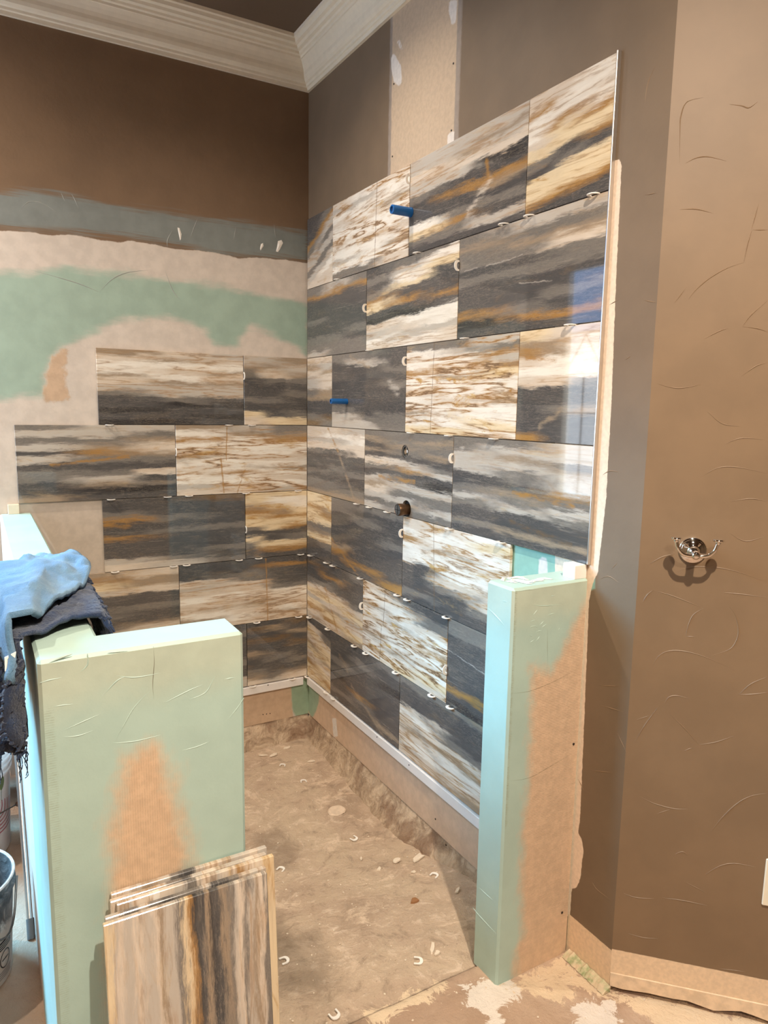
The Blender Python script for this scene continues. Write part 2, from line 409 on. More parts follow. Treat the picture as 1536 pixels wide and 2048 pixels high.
for ox, oy, s_, L in A_R:
    for pl in L:
        px = [(ox+x/s_, oy+y/s_) for x, y in pl]
        P = [ang(x, y) for x, y in px]
        if min((p-QA)@TA for p in P) > 0.004: ridge(mb, P, NA, 0.0019, 0.0011)
        elif max((p-QA)@TA for p in P) < 0.0: ridge(mbr, [at(x, y, 0, 0.012) for x, y in px], (-1, 0, 0), 0.002, 0.001)
for pl in ([(170,200),(230,180),(300,225)], [(160,925),(310,930)], [(175,1060),(330,1105)], [(100,1505),(260,1520)], [(290,1250),(350,1380)], [(250,130),(290,85)], [(20,1560),(60,1640)]):
    ridge(mbr, [at(1150+x/3.413, 1100+y/3.413, 0, 0.012) for x, y in pl], (-1, 0, 0), 0.002, 0.001)
for pl in ([(1205,950),(1220,942),(1240,945)], [(1250,720),(1262,712)], [(1218,610),(1240,598)], [(1185,1765),(1195,1780),(1222,1800)]):
    ridge(mbr, [at(x, y, 0, 0.012) for x, y in pl], (-1, 0, 0), 0.002, 0.001)
tag(mb.build('trowel_ridges', m_ridge, wall_ang), kind='stuff'); tag(mbr.build('trowel_ridges', m_ridge, wall_right), kind='stuff')
# spackle flicks and ridges on back wall
mb = MB()
for pl in ([(38,422),(55,405),(75,404),(95,412),(112,424)], [(122,385),(130,403)], [(143,388),(150,400),(157,417)], [(395,437),(388,455),(381,474)], [(472,452),(467,482)], [(335,495),(335,480),(345,460)], [(62,540),(150,565),(200,585)], [(200,583),(225,558),(255,545),(300,540)], [(548,448),(551,476)], [(330,540),(345,580),(360,600)]):
    ridge(mb, [at(x, y, 1, 0.012) for x, y in pl], (0, -1, 0), 0.0022, 0.001)
tag(mb.build('trowel_ridges', simple('pale_ridge', (150, 150, 142), 0.6), wall_back), kind='stuff')
for pl in ([(355,455),(357,466),(360,481),(362,478),(363,468),(359,456)], [(556,482),(563,480),(566,486),(560,498),(556,504),(552,503),(554,494)], [(522,488),(526,486),(527,492),(521,501),(520,497)]):
    c = np.mean(pl, 0); V = [at(x, y, 1, 0.0118) for x, y in pl]+[at(c[0], c[1], 1, 0.0095)]; k = len(pl)
    MB().add(V, [(i, (i+1) % k, k) for i in range(k)]).build('plaster_flick', m_plastic, wall_back)
# screw heads on the boards
def disc(parent, c, nrm, r=0.004, name='screw_head', mat=m_screw, th=0.0012):
    q = Vector(nrm).to_track_quat('Z', 'Y').to_matrix()
    MB().lathe([(r, -0.0005), (r, th), (1e-6, th)], 8, tuple(c), q).build(name, mat, parent)
for x, y in ((788,168),(785,313),(907,127),(903,261),(871,1638),(892,1690)): disc(wall_right, at(x, y, 0, 0.012), (-1, 0, 0), 0.0032)
for x, y in ((526,1429),(533,1428),(540,1427)): disc(wall_back, at(x, y, 1, 0.012), (0, -1, 0), 0.0025)

# ------------------------------------------------------------------ crown moulding
PROF = [(0.0, 2.885), (0.012, 2.885), (0.014, 2.897), (0.020, 2.900), (0.022, 2.908), (0.029, 2.912), (0.036, 2.920), (0.040, 2.932), (0.042, 2.945), (0.047, 2.958),
        (0.055, 2.971), (0.064, 2.982), (0.068, 2.984), (0.070, 2.992), (0.077, 2.996), (0.080, 3.004), (0.092, 3.008), (0.096, 3.018), (0.108, 3.022), (0.112, 3.034), (0.118, 3.038), (0.120, CEIL+0.002), (0.0, CEIL+0.002)]
def crown(name, path, mat):
    P = [np.array(p, float) for p in path]; n = len(P); offs = []
    for i in range(n):
        d1 = (P[i]-P[i-1]) if i > 0 else (P[1]-P[0]); d2 = (P[i+1]-P[i]) if i < n-1 else d1
        d1 = d1/np.linalg.norm(d1); d2 = d2/np.linalg.norm(d2)
        n1 = np.array([d1[1], -d1[0]]); n2 = np.array([d2[1], -d2[0]])
        b = n1+n2; b = b/(b@n1); offs.append(b)
    V = []; F = []; m = len(PROF)
    for i in range(n):
        for d, z in PROF: q = P[i]+offs[i]*d; V.append((q[0], q[1], z))
    for i in range(n-1):
        for k in range(m): F.append((i*m+k, i*m+(k+1) % m, (i+1)*m+(k+1) % m, (i+1)*m+k))
    F.append(tuple(range(m))); F.append(tuple((n-1)*m+k for k in range(m))[::-1])
    return MB().add(V, F).build(name, mat)
e2 = QA[:2]+TA[:2]*(AL-0.01)
tag(crown('trim_1', [(BX0, 0.012), (0.012, 0.012), (0.012, -1.947), tuple(e2)], m_white), 'stepped white crown moulding along the ceiling corner', kind='structure')

# ------------------------------------------------------------------ rest of the room shell
e3 = QA[:2]+TA[:2]*AL
YB = -5.6; XL = -2.42; YT = 2.1
def shell(name, lo, hi, label, mat=None):
    return tag(MB().box(lo, hi).build(name, mat or m_brown), label, kind='structure')
shell('wall_far_right', (e3[0]-0.02, YB, 0), (e3[0]+0.12, e3[1]+0.05, CEIL), 'brown wall beyond the angled wall, out of view')
shell('wall_front', (XL, YB-0.12, 0), (e3[0]+0.12, YB, CEIL), 'brown wall behind the viewer')
shell('wall_alcove_side', (BX0-0.005, 0.152, 0), (BX0+0.12, YT, CEIL), 'brown return wall of the tub alcove')
shell('wall_alcove_back', (XL, YT, 0), (BX0+0.12, YT+0.12, CEIL), 'brown back wall of the tub alcove')
ceil = MB().box((XL-0.15, YB-0.15, CEIL), (e3[0]+0.3, YT+0.15, CEIL+0.1)).build('ceiling', simple('brown_ceiling_paint', (98, 79, 62), 0.7, var=0.04, scale=5))
tag(ceil, 'dark brown painted ceiling', kind='structure')
# left wall with one leaded window, its head raised to let in more daylight
WZ0, WZ1 = 0.87, 2.55
wins = [(-0.80, 0.92)]
mb = MB(); ys = [YB]+[v for w in wins for v in w]+[YT]
for i in range(0, len(ys), 2): mb.box((XL-0.12, ys[i], 0), (XL, ys[i+1], CEIL))
for a, b in wins: mb.box((XL-0.12, a, 0), (XL, b, WZ0)); mb.box((XL-0.12, a, WZ1), (XL, b, CEIL))
tag(mb.build('wall_left', m_brown), 'brown window wall at the left, out of view', kind='structure')
def emis(name, rgb, st, tex=None):
    t = NT(name); g = t.geo()
    c = t.mix(t.sm(t.noise(g, 55, 3), 0.35, 0.65), tuple(v*0.75 for v in lin(rgb)), tuple(min(1.0, v*1.15) for v in lin(rgb))) if tex else lin(rgb)
    e = t.n('Emission', (c if not isinstance(c, tuple) else (*c, 1), st)); tr = t.n('BsdfTransparent', ((0.9, 0.95, 1.0, 1),))
    t.t.links.new(t.n('AddShader', (e, tr)), t.out.inputs[0])
    return t.m
m_sky = emis('clear_pane_with_sky', (118, 165, 225), WIN_POWER*0.6)
m_frost = emis('frosted_daylight_pane', (232, 238, 244), WIN_POWER*0.9, True)
m_came = simple('dark_lead_came', (58, 56, 58), 0.5, 0.4)
for wi, (a, b) in enumerate(wins):
    w = empty('window_%d' % (wi+1), (XL, (a+b)/2, WZ0)); tag(w, 'leaded glass window of the alcove, mirrored in the polished tiles', kind='structure')
    def wb(name, mat, boxes):
        m = MB()
        for lo, hi in boxes: m.box(lo, hi)
        o = m.build(name, mat); o.parent = w; o.matrix_parent_inverse = Matrix.Translation(w.location).inverted(); return o
    x0, x1 = XL-0.09, XL-0.03
    zt = 2.08
    wb('window_frame', m_white, [((x0-0.01, a, WZ0), (x1, b, WZ0+0.04)), ((x0-0.01, a, WZ1-0.04), (x1, b, WZ1)), ((x0-0.01, a, WZ0+0.04), (x1, a+0.04, WZ1-0.04)), ((x0-0.01, b-0.04, WZ0+0.04), (x1, b, WZ1-0.04))])
    wb('sky_pane', m_sky, [((x0, a+0.04, zt), (x0+0.012, b-0.04, WZ1-0.04))])
    wb('frosted_pane', m_frost, [((x0, a+0.04, WZ0+0.04), (x0+0.012, b-0.04, zt-0.012))])
    cb = [((x0+0.005, a+0.04, zt-0.012), (x0+0.03, b-0.04, zt))]
    n = int(round((b-a)/0.19))
    for k in range(1, n):
        y = a+(b-a)*k/n; cb.append(((x0+0.01, y-0.004, WZ0+0.04), (x0+0.02, y+0.004, (WZ1-0.04) if k % 2 == 1 else zt-0.30)))
    for z in (1.15, 1.5, zt-0.30): cb.append(((x0+0.01, a+0.04, z-0.004), (x0+0.02, b-0.04, z+0.004)))
    wb('lead_came', m_came, cb)
    m = MB()
    for k in range(n):
        y0 = a+(b-a)*k/n; y1 = a+(b-a)*(k+1)/n; s = 1 if k % 2 else -1
        p, q = ((y0, zt-0.30), (y1, zt-0.02)) if s > 0 else ((y0, zt-0.02), (y1, zt-0.30))
        m.tube([(x0+0.015, p[0], p[1]), (x0+0.015, q[0], q[1])], 0.005, 6)
    o = m.build('diagonal_came', m_came); o.parent = w; o.matrix_parent_inverse = Matrix.Translation(w.location).inverted()

# ------------------------------------------------------------------ floor
def grid_lines(a, b, fa, fb, res, coarse):
    L = list(np.arange(a, fa-1e-6, coarse))+list(np.arange(fa, fb-1e-6, res))+list(np.arange(fb, b, coarse))+[b]
    return np.array(L)
gx = grid_lines(XL-0.12, e3[0]+0.12, -1.72, 0.55, 0.0125, 0.3); gy = grid_lines(YB-0.12, YT+0.12, -2.5, 0.02, 0.0125, 0.3)
X, Y = np.meshgrid(gx, gy)
def floor_z(x, y):
    ins = (x > -1.2) & (x < 0.03) & (y > -1.70) & (y < 0.05)
    t = np.clip((-1.70-y)/-0.9, 0, 1); t = t*t*(3-2*t)
    return np.where(ins, -0.012-0.095*t, 0.0)
Z = floor_z(X, Y)
nz = np.array([mnoise.fractal(Vector((x*9, y*9, 0.3)), 0.9, 2.0, 4) for x, y in zip(X.ravel(), Y.ravel())]).reshape(X.shape) if X.size < 80000 else np.zeros_like(X)
Z = Z+nz*np.where((X > -1.2) & (X < 0.03) & (Y > -1.7), 0.004, 0.0012)
ny_, nx_ = X.shape; idx = np.arange(nx_*ny_).reshape(ny_, nx_)
V = np.stack([X.ravel(), Y.ravel(), Z.ravel()], 1)
F = [(idx[j, i], idx[j, i+1], idx[j+1, i+1], idx[j+1, i]) for j in range(ny_-1) for i in range(nx_-1)]
me = mesh('floor', V, F, True)
P2 = V[:, :2]
def fl(poly, z=0.0): return [[tuple(at(x, y, 2, z)[:2]) for x, y in p] for p in poly]
white_f = fl([[(925,1985),(955,1962),(1000,1962),(1050,1975),(1030,2000),(1000,2010),(1000,2048),(985,2060),(970,2030),(935,2005)], [(1150,2020),(1180,2000),(1225,2010),(1235,2060),(1150,2060)]])
pale_f = fl([[(1000,1975),(1070,1950),(1128,1905),(1140,1925),(1190,1968),(1300,1990),(1536,2045),(1600,2100),(1380,2100),(1300,2030),(1240,2000),(1160,1985),(1120,1995),(1060,1990)], [(720,2040),(760,2010),(820,1985),(880,1962),(890,1975),(840,2005),(770,2040),(740,2060)], [(1080,1960),(1130,1955),(1160,1990),(1110,1998)]])
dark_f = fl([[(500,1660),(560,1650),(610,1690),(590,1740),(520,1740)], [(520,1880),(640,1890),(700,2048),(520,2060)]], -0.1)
sheet_f = fl([[(950,2010),(1100,1990),(1240,2000),(1320,2040),(1320,2150),(900,2150),(900,2060)]])
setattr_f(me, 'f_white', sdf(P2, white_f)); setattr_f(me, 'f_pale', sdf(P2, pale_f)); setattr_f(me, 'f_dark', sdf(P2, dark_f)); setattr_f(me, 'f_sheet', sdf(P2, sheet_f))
shw = [[(-1.2, -1.70), (0.05, -1.70), (0.05, 0.05), (-1.2, 0.05)]]
setattr_f(me, 'f_shower', sdf(P2, shw))
t = NT('rough_concrete_floor'); g = t.geo()
n1 = t.noise(g, 3.2, 6, 0.62, 0.4); n2 = t.noise(g, 16, 7, 0.7, 0.6); n3 = t.noise(g, 70, 5, 0.65); n4 = t.noise(t.scl(g, (1, 1, 1), (5, 3, 1)), 6.5, 8, 0.72, 0.8)
col = t.ramp(n1, [(0.25, lin((158, 134, 112))), (0.45, lin((186, 160, 136))), (0.62, lin((196, 172, 146))), (0.8, lin((176, 150, 126)))])
col = t.mix(t.sm(n4, 0.53, 0.62), col, lin((214, 188, 162)))
col = t.mix(t.sm(n2, 0.54, 0.68, 0.0, 0.6), col, lin((228, 204, 180)))
col = t.mix(t.sm(n2, 0.48, 0.30, 0.0, 0.5), col, lin((126, 106, 88)))
col = t.mix(t.sm(n3, 0.56, 0.72, 0.0, 0.5), col, lin((216, 192, 168)))
col = t.mix(t.sm(t.noise(g, 120, 4, 0.7), 0.62, 0.72, 0.0, 0.6), col, lin((96, 80, 64)))
def fattr(nm): return t.n('Attribute', out=2, attribute_name=nm)
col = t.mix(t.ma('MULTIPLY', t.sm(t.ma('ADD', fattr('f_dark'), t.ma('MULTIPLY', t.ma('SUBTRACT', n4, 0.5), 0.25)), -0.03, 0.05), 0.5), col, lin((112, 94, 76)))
smooth = t.mix(t.sm(n1, 0.35, 0.65), lin((172, 142, 118)), lin((192, 164, 140)))
col = t.mix(t.sm(fattr('f_shower'), -0.006, 0.006), smooth, col)
col = t.mix(t.sm(t.ma('ADD', fattr('f_pale'), t.ma('MULTIPLY', t.ma('SUBTRACT', t.noise(g, 13, 8, 0.75, 0.8), 0.5), 0.22)), -0.004, 0.004), col, lin((222, 196, 164)))
col = t.mix(t.sm(t.ma('ADD', fattr('f_white'), t.ma('MULTIPLY', t.ma('SUBTRACT', t.noise(g, 22, 8, 0.75, 0.8), 0.5), 0.16)), -0.003, 0.003), col, lin((226, 212, 198)))
line = t.sm(t.ma('ABSOLUTE', t.ma('ADD', fattr('f_shower'), t.ma('MULTIPLY', t.ma('SUBTRACT', n2, 0.5), 0.012))), 0.004, 0.0015)
col = t.mix(t.ma('MULTIPLY', line, 0.6), col, lin((105, 84, 66)))
t.bump(t.ma('ADD', t.ma('MULTIPLY', n2, 1.0), t.ma('MULTIPLY', n3, 0.45)), 0.8, 0.012)
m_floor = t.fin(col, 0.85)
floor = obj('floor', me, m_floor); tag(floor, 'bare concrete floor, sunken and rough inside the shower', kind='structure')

# rough concrete footing exposed under the wall boards
t = NT('crumbled_concrete_footing'); g = t.geo()
n1 = t.noise(g, 14, 7, 0.7, 0.7); n2 = t.noise(t.scl(g, (1, 1, 0.6)), 6, 5, 0.6); n3 = t.noise(g, 60, 5)
col = t.ramp(n1, [(0.28, lin((120, 98, 78))), (0.44, lin((172, 146, 120))), (0.6, lin((208, 182, 154))), (0.75, lin((148, 120, 96)))])
rust = t.ma('MULTIPLY', t.sm(n2, 0.5, 0.62), 0.6)
col = t.mix(rust, col, lin((112, 76, 52)))
t.bump(t.ma('ADD', n1, t.ma('MULTIPLY', n3, 0.4)), 0.9, 0.02)
m_foot = t.fin(col, 0.9)
def footing(name, pts, inward, label, width):
    # profile from under the board down to the floor along a path
    V = []; F = []; n = len(pts); prof = [(-0.03, 0.012), (-0.006, -0.004), (0.004, -0.03), (0.3, -0.06), (0.62, -0.09), (0.86, -0.105), (1.0, -0.118), (1.0, -0.16), (-0.03, -0.16)]
    for i, p in enumerate(pts):
        wdt = width(i/(n-1))
        for j, (d, z) in enumerate(prof):
            dd = d if d < 0.01 else (0.004+d*wdt)
            q = np.array(p)+np.array(inward)*dd
            nn = mnoise.fractal(Vector((q[0]*22, q[1]*22, z*30+j)), 0.9, 2, 3)*0.007 if 0 < j < 7 else 0
            V.append((q[0]+inward[0]*nn, q[1]+inward[1]*nn, z+nn*0.6))
    m = len(prof)
    for i in range(n-1):
        for k in range(m): F.append((i*m+k, i*m+(k+1) % m, (i+1)*m+(k+1) % m, (i+1)*m+k))
    F.append(tuple(range(m))); F.append(tuple((n-1)*m+k for k in range(m))[::-1])
    o = MB().add(V, F).build(name, m_foot, None, True); tag(o, label, kind='structure'); return o
yy = np.linspace(0.012, -1.69, 110)
footing('wall_footing_right', [(0.012, y) for y in yy], (-1, 0), 'crumbling concrete footing under the right shower wall', lambda s: 0.025+0.09*s)
footing('wall_footing_back', [(x, 0.012) for x in np.linspace(0.012, -1.2, 80)], (0, -1), 'crumbling concrete footing under the back shower wall', lambda s: 0.05+0.01*s)

# ------------------------------------------------------------------ half walls
PT = 1.083
LX0, LX1, LFY, LBY, LEX = -1.290, -1.180, -1.812, -1.706, -0.930
def on(P, ax, val, f): return np.where(np.abs(P[:, ax]-val) < 0.003, f, -1.0)
frontL = [[tuple(at(x, y, 1, LFY)[[0, 2]]) for x, y in p] for p in [[(222,2200),(218,1900),(222,1760),(222,1640),(238,1550),(256,1508),(285,1488),(312,1484),(330,1500),(346,1560),(362,1620),(378,1700),(388,1800),(400,2000),(410,2200)]]]
def mint_mat(name, extra, bump=0.3):
    return layered(name, (172, 194, 182), [('m_thin', (182, 192, 174), 0.03, 0.08, 7, (1, 1, 1))]+extra, rough=0.5, bump=bump, bscale=28, basevar=0.05)
# woven board texture
def board_bump(mat):
    nt = mat.node_tree; return mat
m_pl = mint_mat('mint_membrane_left', [('m_tape', (150, 160, 140), 0.006, 0.012, 60, (1, 1, 1), ('Z', 0.75)), ('m_bare', (212, 180, 148), 0.030, 0.07, 34, (1, 1, 0.6), ('X', 0.28)), ('m_pinkb', (206, 184, 168), 0.01, 0.04, 10, (1, 1, 1))])
def thinf(P): return np.where(P[:, 2] > PT-0.006, -1, (P[:, 2]-0.95)*0.6-0.03)
halfL = prism('wall_half_left', [(LX0, 0.012), (LX0, LFY), (LEX, LFY), (LEX, LBY), (LX1, LBY), (LX1, 0.012)], -0.13, PT, 0.014,
    dict(m_bare=lambda P: on(P, 1, LFY, sdf(P[:, [0, 2]], frontL)), m_thin=thinf, m_tape=lambda P: on(P, 1, LFY, np.minimum(0.006-np.abs(P[:, 0]-LX0-0.013), 1.0-P[:, 2])),
         m_pinkb=lambda P: on(P, 0, LX0, (P[:, 1]+1.30)*0.4)), m_pl, 0.006)
tag(halfL, 'L-shaped mint green half wall at the left with a bare board patch', kind='structure')
RX, RFY, RBY = -0.242, -1.792, -1.688
bareR = [[tuple(at(x, y, 1, RFY)[[0, 2]]) for x, y in p] for p in [[(1180,1190),(1160,1225),(1140,1265),(1120,1310),(1100,1345),(1080,1335),(1064,1330),(1062,1420),(1056,1560),(1046,1660),(1040,1800),(1046,1870),(1032,1900),(1028,1990),(1200,1990)]]]
rawR = [[tuple(at(x, y, 1, RFY)[[0, 2]]) for x, y in p] for p in [[(1166,1160),(1200,1150),(1200,1990),(1118,1990),(1126,1850),(1150,1500),(1160,1260)]]]
m_prr = mint_mat('mint_membrane_right', [('m_tape', (150, 160, 140), 0.004, 0.008, 60, (1, 1, 1), ('Z', 0.7)), ('m_bare', (212, 182, 152), 0.024, 0.06, 34, (1, 1, 0.6), ('Z', 0.25))])
halfR = prism('wall_half_right', [(0.0119, RBY), (RX, RBY), (RX, RFY), (0.0119, RFY)], -0.004, PT, 0.0125,
    dict(m_bare=lambda P: on(P, 1, RFY, sdf(P[:, [0, 2]], bareR)), m_thin=thinf, m_tape=lambda P: on(P, 1, RFY, np.minimum(0.006-np.abs(P[:, 0]-RX-0.007), P[:, 2]-0.45))), m_prr, 0.006)
tag(halfR, 'narrow mint green half wall stub against the right wall', kind='structure')
mb = MB()
for pl in ([(350,770),(450,725),(550,680)], [(350,805),(430,800),(510,770)], [(630,830),(680,740),(740,640),(830,545)], [(900,620),(960,590),(1050,545),(1110,520)], [(220,510),(270,495),(340,480)], [(290,640),(400,625)], [(1250,710),(1300,650),(1340,590)], [(640,470),(740,480),(880,455)], [(560,585),(640,500),(690,475)], [(1040,600),(1130,560),(1180,470)], [(610,840),(740,830),(880,795)], [(1230,490),(1290,480)], [(270,400),(340,370),(400,350)], [(590,345),(700,335)], [(1000,880),(1080,860),(1150,830)], [(480,350),(480,410),(440,450)]):
    ridge(mb, [at(x/2.743, 1180+y/2.743, 1, LFY) for x, y in pl], (0, -1, 0), 0.0020, 0.0009)
tag(mb.build('trowel_ridges', m_mridge, halfL), kind='stuff')
mb = MB()
for pl in ([(740,680),(850,685),(1000,675)], [(750,770),(790,720)], [(720,830),(770,812)], [(810,860),(850,820)], [(830,880),(870,850)], [(720,880),(760,870),(800,885)], [(780,920),(830,905)], [(710,950),(750,960)], [(780,1000),(810,960)], [(720,1020),(760,990)], [(900,600),(950,590)], [(880,770),(950,750)], [(980,910),(990,880)], [(600,560),(700,540),(830,530)]):
    ridge(mb, [at(900+x/4.518, 1060+y/4.518, 1, RFY) for x, y in pl], (0, -1, 0), 0.0013, 0.0009)
for pl in ([(345,705),(420,780),(490,860)], [(470,640),(520,650)]):
    ridge(mb, [at(900+x/4.518, 1060+y/4.518, 0, RX) for x, y in pl], (-1, 0, 0), 0.0018, 0.0012)
for pl in ([(945,1815),(965,1838),(993,1868)], [(958,1775),(985,1800)]):
    ridge(mb, [at(x, y, 0, RX) for x, y in pl], (-1, 0, 0), 0.0018, 0.0012)
tag(mb.build('trowel_ridges', m_mridge, halfR), kind='stuff')
# pencil lines and cracks
m_pencil = simple('pencil_line', (108, 98, 72), 0.8)
mb = MB()
for pl in ([(842,310),(846,400),(838,520),(845,600)],): ridge(mb, [at(x/2.743, 1180+y/2.743, 1, LFY) for x, y in pl], (0, -1, 0), 0.001, 0.0004)
mb.build('pencil_line', m_pencil, halfL)
mb = MB()
for pl in ([(1023,1387),(1060,1382),(1110,1362),(1160,1335)], [(1020,1562),(1060,1555),(1105,1530),(1150,1504)], [(1095,1258),(1095,1330)]): ridge(mb, [at(x, y, 1, RFY) for x, y in pl], (0, -1, 0), 0.0009, 0.0004)
mb.build('pencil_line', m_pencil, halfR)
for x, y in ((1147,1488),(1124,1825)): disc(halfR, at(x, y, 1, RFY), (0, -1, 0), 0.0035)
# plaster crumbs on top of the right half wall and under the boards by the angled wall
rnd = random.Random(4)
mb = MB()
for k in range(16):
    c = (RX+0.03+rnd.random()*0.12, RBY-0.01-rnd.random()*0.06, PT+0.001); a = rnd.random()*3; L = 0.008+0.016*rnd.random(); w_ = 0.003+0.005*rnd.random()
    d = Vector((math.cos(a), math.sin(a), 0)); s = Vector((-d.y, d.x, 0)); cc = Vector(c)
    mb.add([cc-d*L-s*w_, cc+d*L-s*w_*0.4, cc+d*L*0.8+s*w_, cc-d*L*0.7+s*w_*0.7, cc+Vector((0, 0, 0.004))], [(0,1,4),(1,2,4),(2,3,4),(3,0,4)])
tag(mb.build('plaster_crumbs', m_plastic, halfR), kind='stuff')

# dark gap and torn board foot beneath the angled wall, green board sliver
mb = MB(); n = 60
for i in range(n):
    s0 = AL*i/n; s1 = AL*(i+1)/n
    a = QA[:2]+TA[:2]*s0+NA[:2]*0.004; b = QA[:2]+TA[:2]*s1+NA[:2]*0.004
    h0 = 0.018+0.012*mnoise.noise(Vector((s0*14, 1, 2))); h1 = 0.018+0.012*mnoise.noise(Vector((s1*14, 1, 2)))
    bk = -NA[:2]*0.02
    V = [(*a, h0), (*b, h1), (*b, 0.055), (*a, 0.055), (*(a+bk), h0), (*(b+bk), h1), (*(b+bk), 0.055), (*(a+bk), 0.055)]
    mb.add(V, [(0,1,2,3), (0,4,5,1), (3,2,6,7)])
o = mb.build('torn_board_edge', simple('torn_gypsum', (222, 196, 166), 0.85, var=0.12, scale=40, bump=0.4), wall_ang)
V = []; F = []
ns_ = 26; mbg = MB(); Vg = []
for i in range(ns_):
    y_ = -1.802-0.150*i/(ns_-1); e_ = 0.004*mnoise.noise(Vector((i*0.7, 3, 1))); h_ = 0.011+0.005*mnoise.noise(Vector((i*0.5, 8, 2)))
    Vg += [(0.011, y_, 0.002), (0.011, y_, h_+0.006), (-0.006+e_, y_, h_), (-0.016+e_, y_, 0.002)]
Fg = [(4*i+k, 4*i+(k+1) % 4, 4*i+4+(k+1) % 4, 4*i+4+k) for i in range(ns_-1) for k in range(4)]+[(0,1,2,3), tuple(4*(ns_-1)+k for k in (3,2,1,0))]
t = NT('green_moisture_board'); g = t.geo(); n_ = t.noise(g, 45, 5, 0.6)
t.bump(n_, 0.5, 0.004); m_gb = t.fin(t.ramp(n_, [(0.38, lin((150, 156, 112))), (0.5, lin((188, 178, 142))), (0.62, lin((206, 184, 152)))]), 0.85)
so = mbg.add(Vg, Fg).build('green_board_strip', m_gb)
tag(so, 'green torn moisture board strip on the floor beside the stub wall', 'board strip')

# ------------------------------------------------------------------ marble tiles
PAL = dict(W=(236, 227, 214), L=(190, 180, 168), G=(122, 115, 108), D=(82, 79, 78), K=(56, 54, 54), O=(168, 124, 68), T=(158, 138, 116), C=(228, 206, 170), B=(116, 92, 66), M=(216, 200, 182))
PAL = {k: lin(v) for k, v in PAL.items()}
def marble(name, specs, seed, w, h, vein=0.6, gold=0.5, warp=0.16, slope=0.0, bend=0.0, segs=(), axis='X', rough=0.035, grain=1.0):
    t = NT(name); oc = t.obco(); sp = t.t.nodes.new('ShaderNodeSeparateXYZ'); t.put(sp.inputs[0], oc)
    a, b = (sp.outputs[0], sp.outputs[2]) if axis == 'X' else (sp.outputs[2], sp.outputs[0])
    u = t.ma('MULTIPLY_ADD', a, 1/w, 0.5)
    v = t.ma('MULTIPLY_ADD', b, -1/h if axis == 'X' else 1/h, 0.5)
    def co(su, sv, k): return t.n('CombineXYZ', (t.ma('MULTIPLY', a, su), t.ma('MULTIPLY', b, sv), seed*1.37+k))
    N1 = t.noise(co(3.0, 7, 0), 1.0, 4, 0.55, 0.5)
    N2 = t.noise(co(4.5, 34, 3.3), 1.0, 9, 0.72, 0.35)
    N3 = t.noise(co(4, 13, 7.7), 1.0, 6, 0.62)
    N4 = t.noise(co(13, 90, 9.1), 1.0, 6, 0.7, 0.6)
    vd = t.ma('ADD', v, t.ma('MULTIPLY', t.ma('SUBTRACT', N1, 0.5), warp*1.0))
    vd = t.ma('ADD', vd, t.ma('MULTIPLY', t.ma('SUBTRACT', N2, 0.5), 0.20))
    vd = t.ma('ADD', vd, t.ma('MULTIPLY', t.ma('SUBTRACT', N4, 0.5), 0.10))
    if slope: vd = t.ma('ADD', vd, t.ma('MULTIPLY', t.ma('SUBTRACT', u, 0.5), slope))
    if bend: vd = t.ma('ADD', vd, t.ma('MULTIPLY', t.ma('POWER', t.ma('SUBTRACT', u, 0.5), 2.0), bend))
    ud = t.ma('ADD', u, t.ma('MULTIPLY', t.ma('SUBTRACT', N3, 0.5), 0.9))
    rs = []
    for s in specs:
        k = len(s); st_ = [((i+0.5)/k, PAL[c]) for i, c in enumerate(s)] if k > 15 else [((i+q)/k, PAL[c]) for i, c in enumerate(s) for q in ((0.5,) if c in 'OTB' else (0.2, 0.8))]; rs.append(t.ramp(vd, st_, 'LINEAR'))
    col = rs[0]
    for i in range(1, len(rs)):
        c0 = (i-0.5)/len(rs) if len(rs) > 2 else 0.5; wd_ = 0.5/len(rs)
        c0 = i/len(rs)
        col = t.mix(t.sm(ud, c0-wd_, c0+wd_), col, rs[i])
    lum = t.n('RGBToBW', (col,)); lightm = t.sm(lum, 0.12, 0.45)
    # cloudy tone, then fine horizontal streaks
    col = t.mix(t.sm(t.noise(co(6, 30, 13), 1.0, 8, 0.68, 0.4), 0.38, 0.70, 0.0, 0.24), col, t.mix(lightm, lin((108, 102, 96)), lin((168, 150, 132))))
    S = t.noise(co(7, 130, 11), 1.0, 6, 0.68)
    col = t.mix(t.ma('MULTIPLY', t.ma('MULTIPLY', t.sm(S, 0.56, 0.72), t.ma('SUBTRACT', 1.0, lightm)), 0.36*grain), col, lin((166, 154, 140)))
    col = t.mix(t.ma('MULTIPLY', t.ma('MULTIPLY', t.sm(S, 0.46, 0.32), lightm), 0.20*grain), col, lin((168, 142, 116)))
    # strata: contour lines of a flowing field, brown on light stone, pale on dark stone
    Cn = t.noise(co(1.25, 12.5, 17), 1.0, 8, 0.58, 0.3)
    fr = t.ma('ABSOLUTE', t.ma('MULTIPLY_ADD', t.ma('FRACT', t.ma('MULTIPLY', Cn, 9.0)), 2.0, -1.0))
    msk = t.sm(t.noise(co(3.2, 12, 23), 1.0, 5, 0.6), 0.36, 0.54)
    vm = t.ma('MULTIPLY', t.sm(fr, 0.30, 0.03), msk)
    vw = t.ma('MULTIPLY', t.sm(fr, 0.75, 0.10), msk)
    col = t.mix(t.ma('MULTIPLY', t.ma('MULTIPLY', vw, lightm), 0.62*vein), col, lin((186, 142, 88)))
    col = t.mix(t.ma('MULTIPLY', t.ma('MULTIPLY', vm, lightm), 0.80*vein), col, t.mix(t.sm(N1, 0.42, 0.58), lin((146, 104, 58)), lin((112, 86, 66))))
    fr2 = t.ma('ABSOLUTE', t.ma('MULTIPLY_ADD', t.ma('FRACT', t.ma('MULTIPLY', N2, 13.0)), 2.0, -1.0))
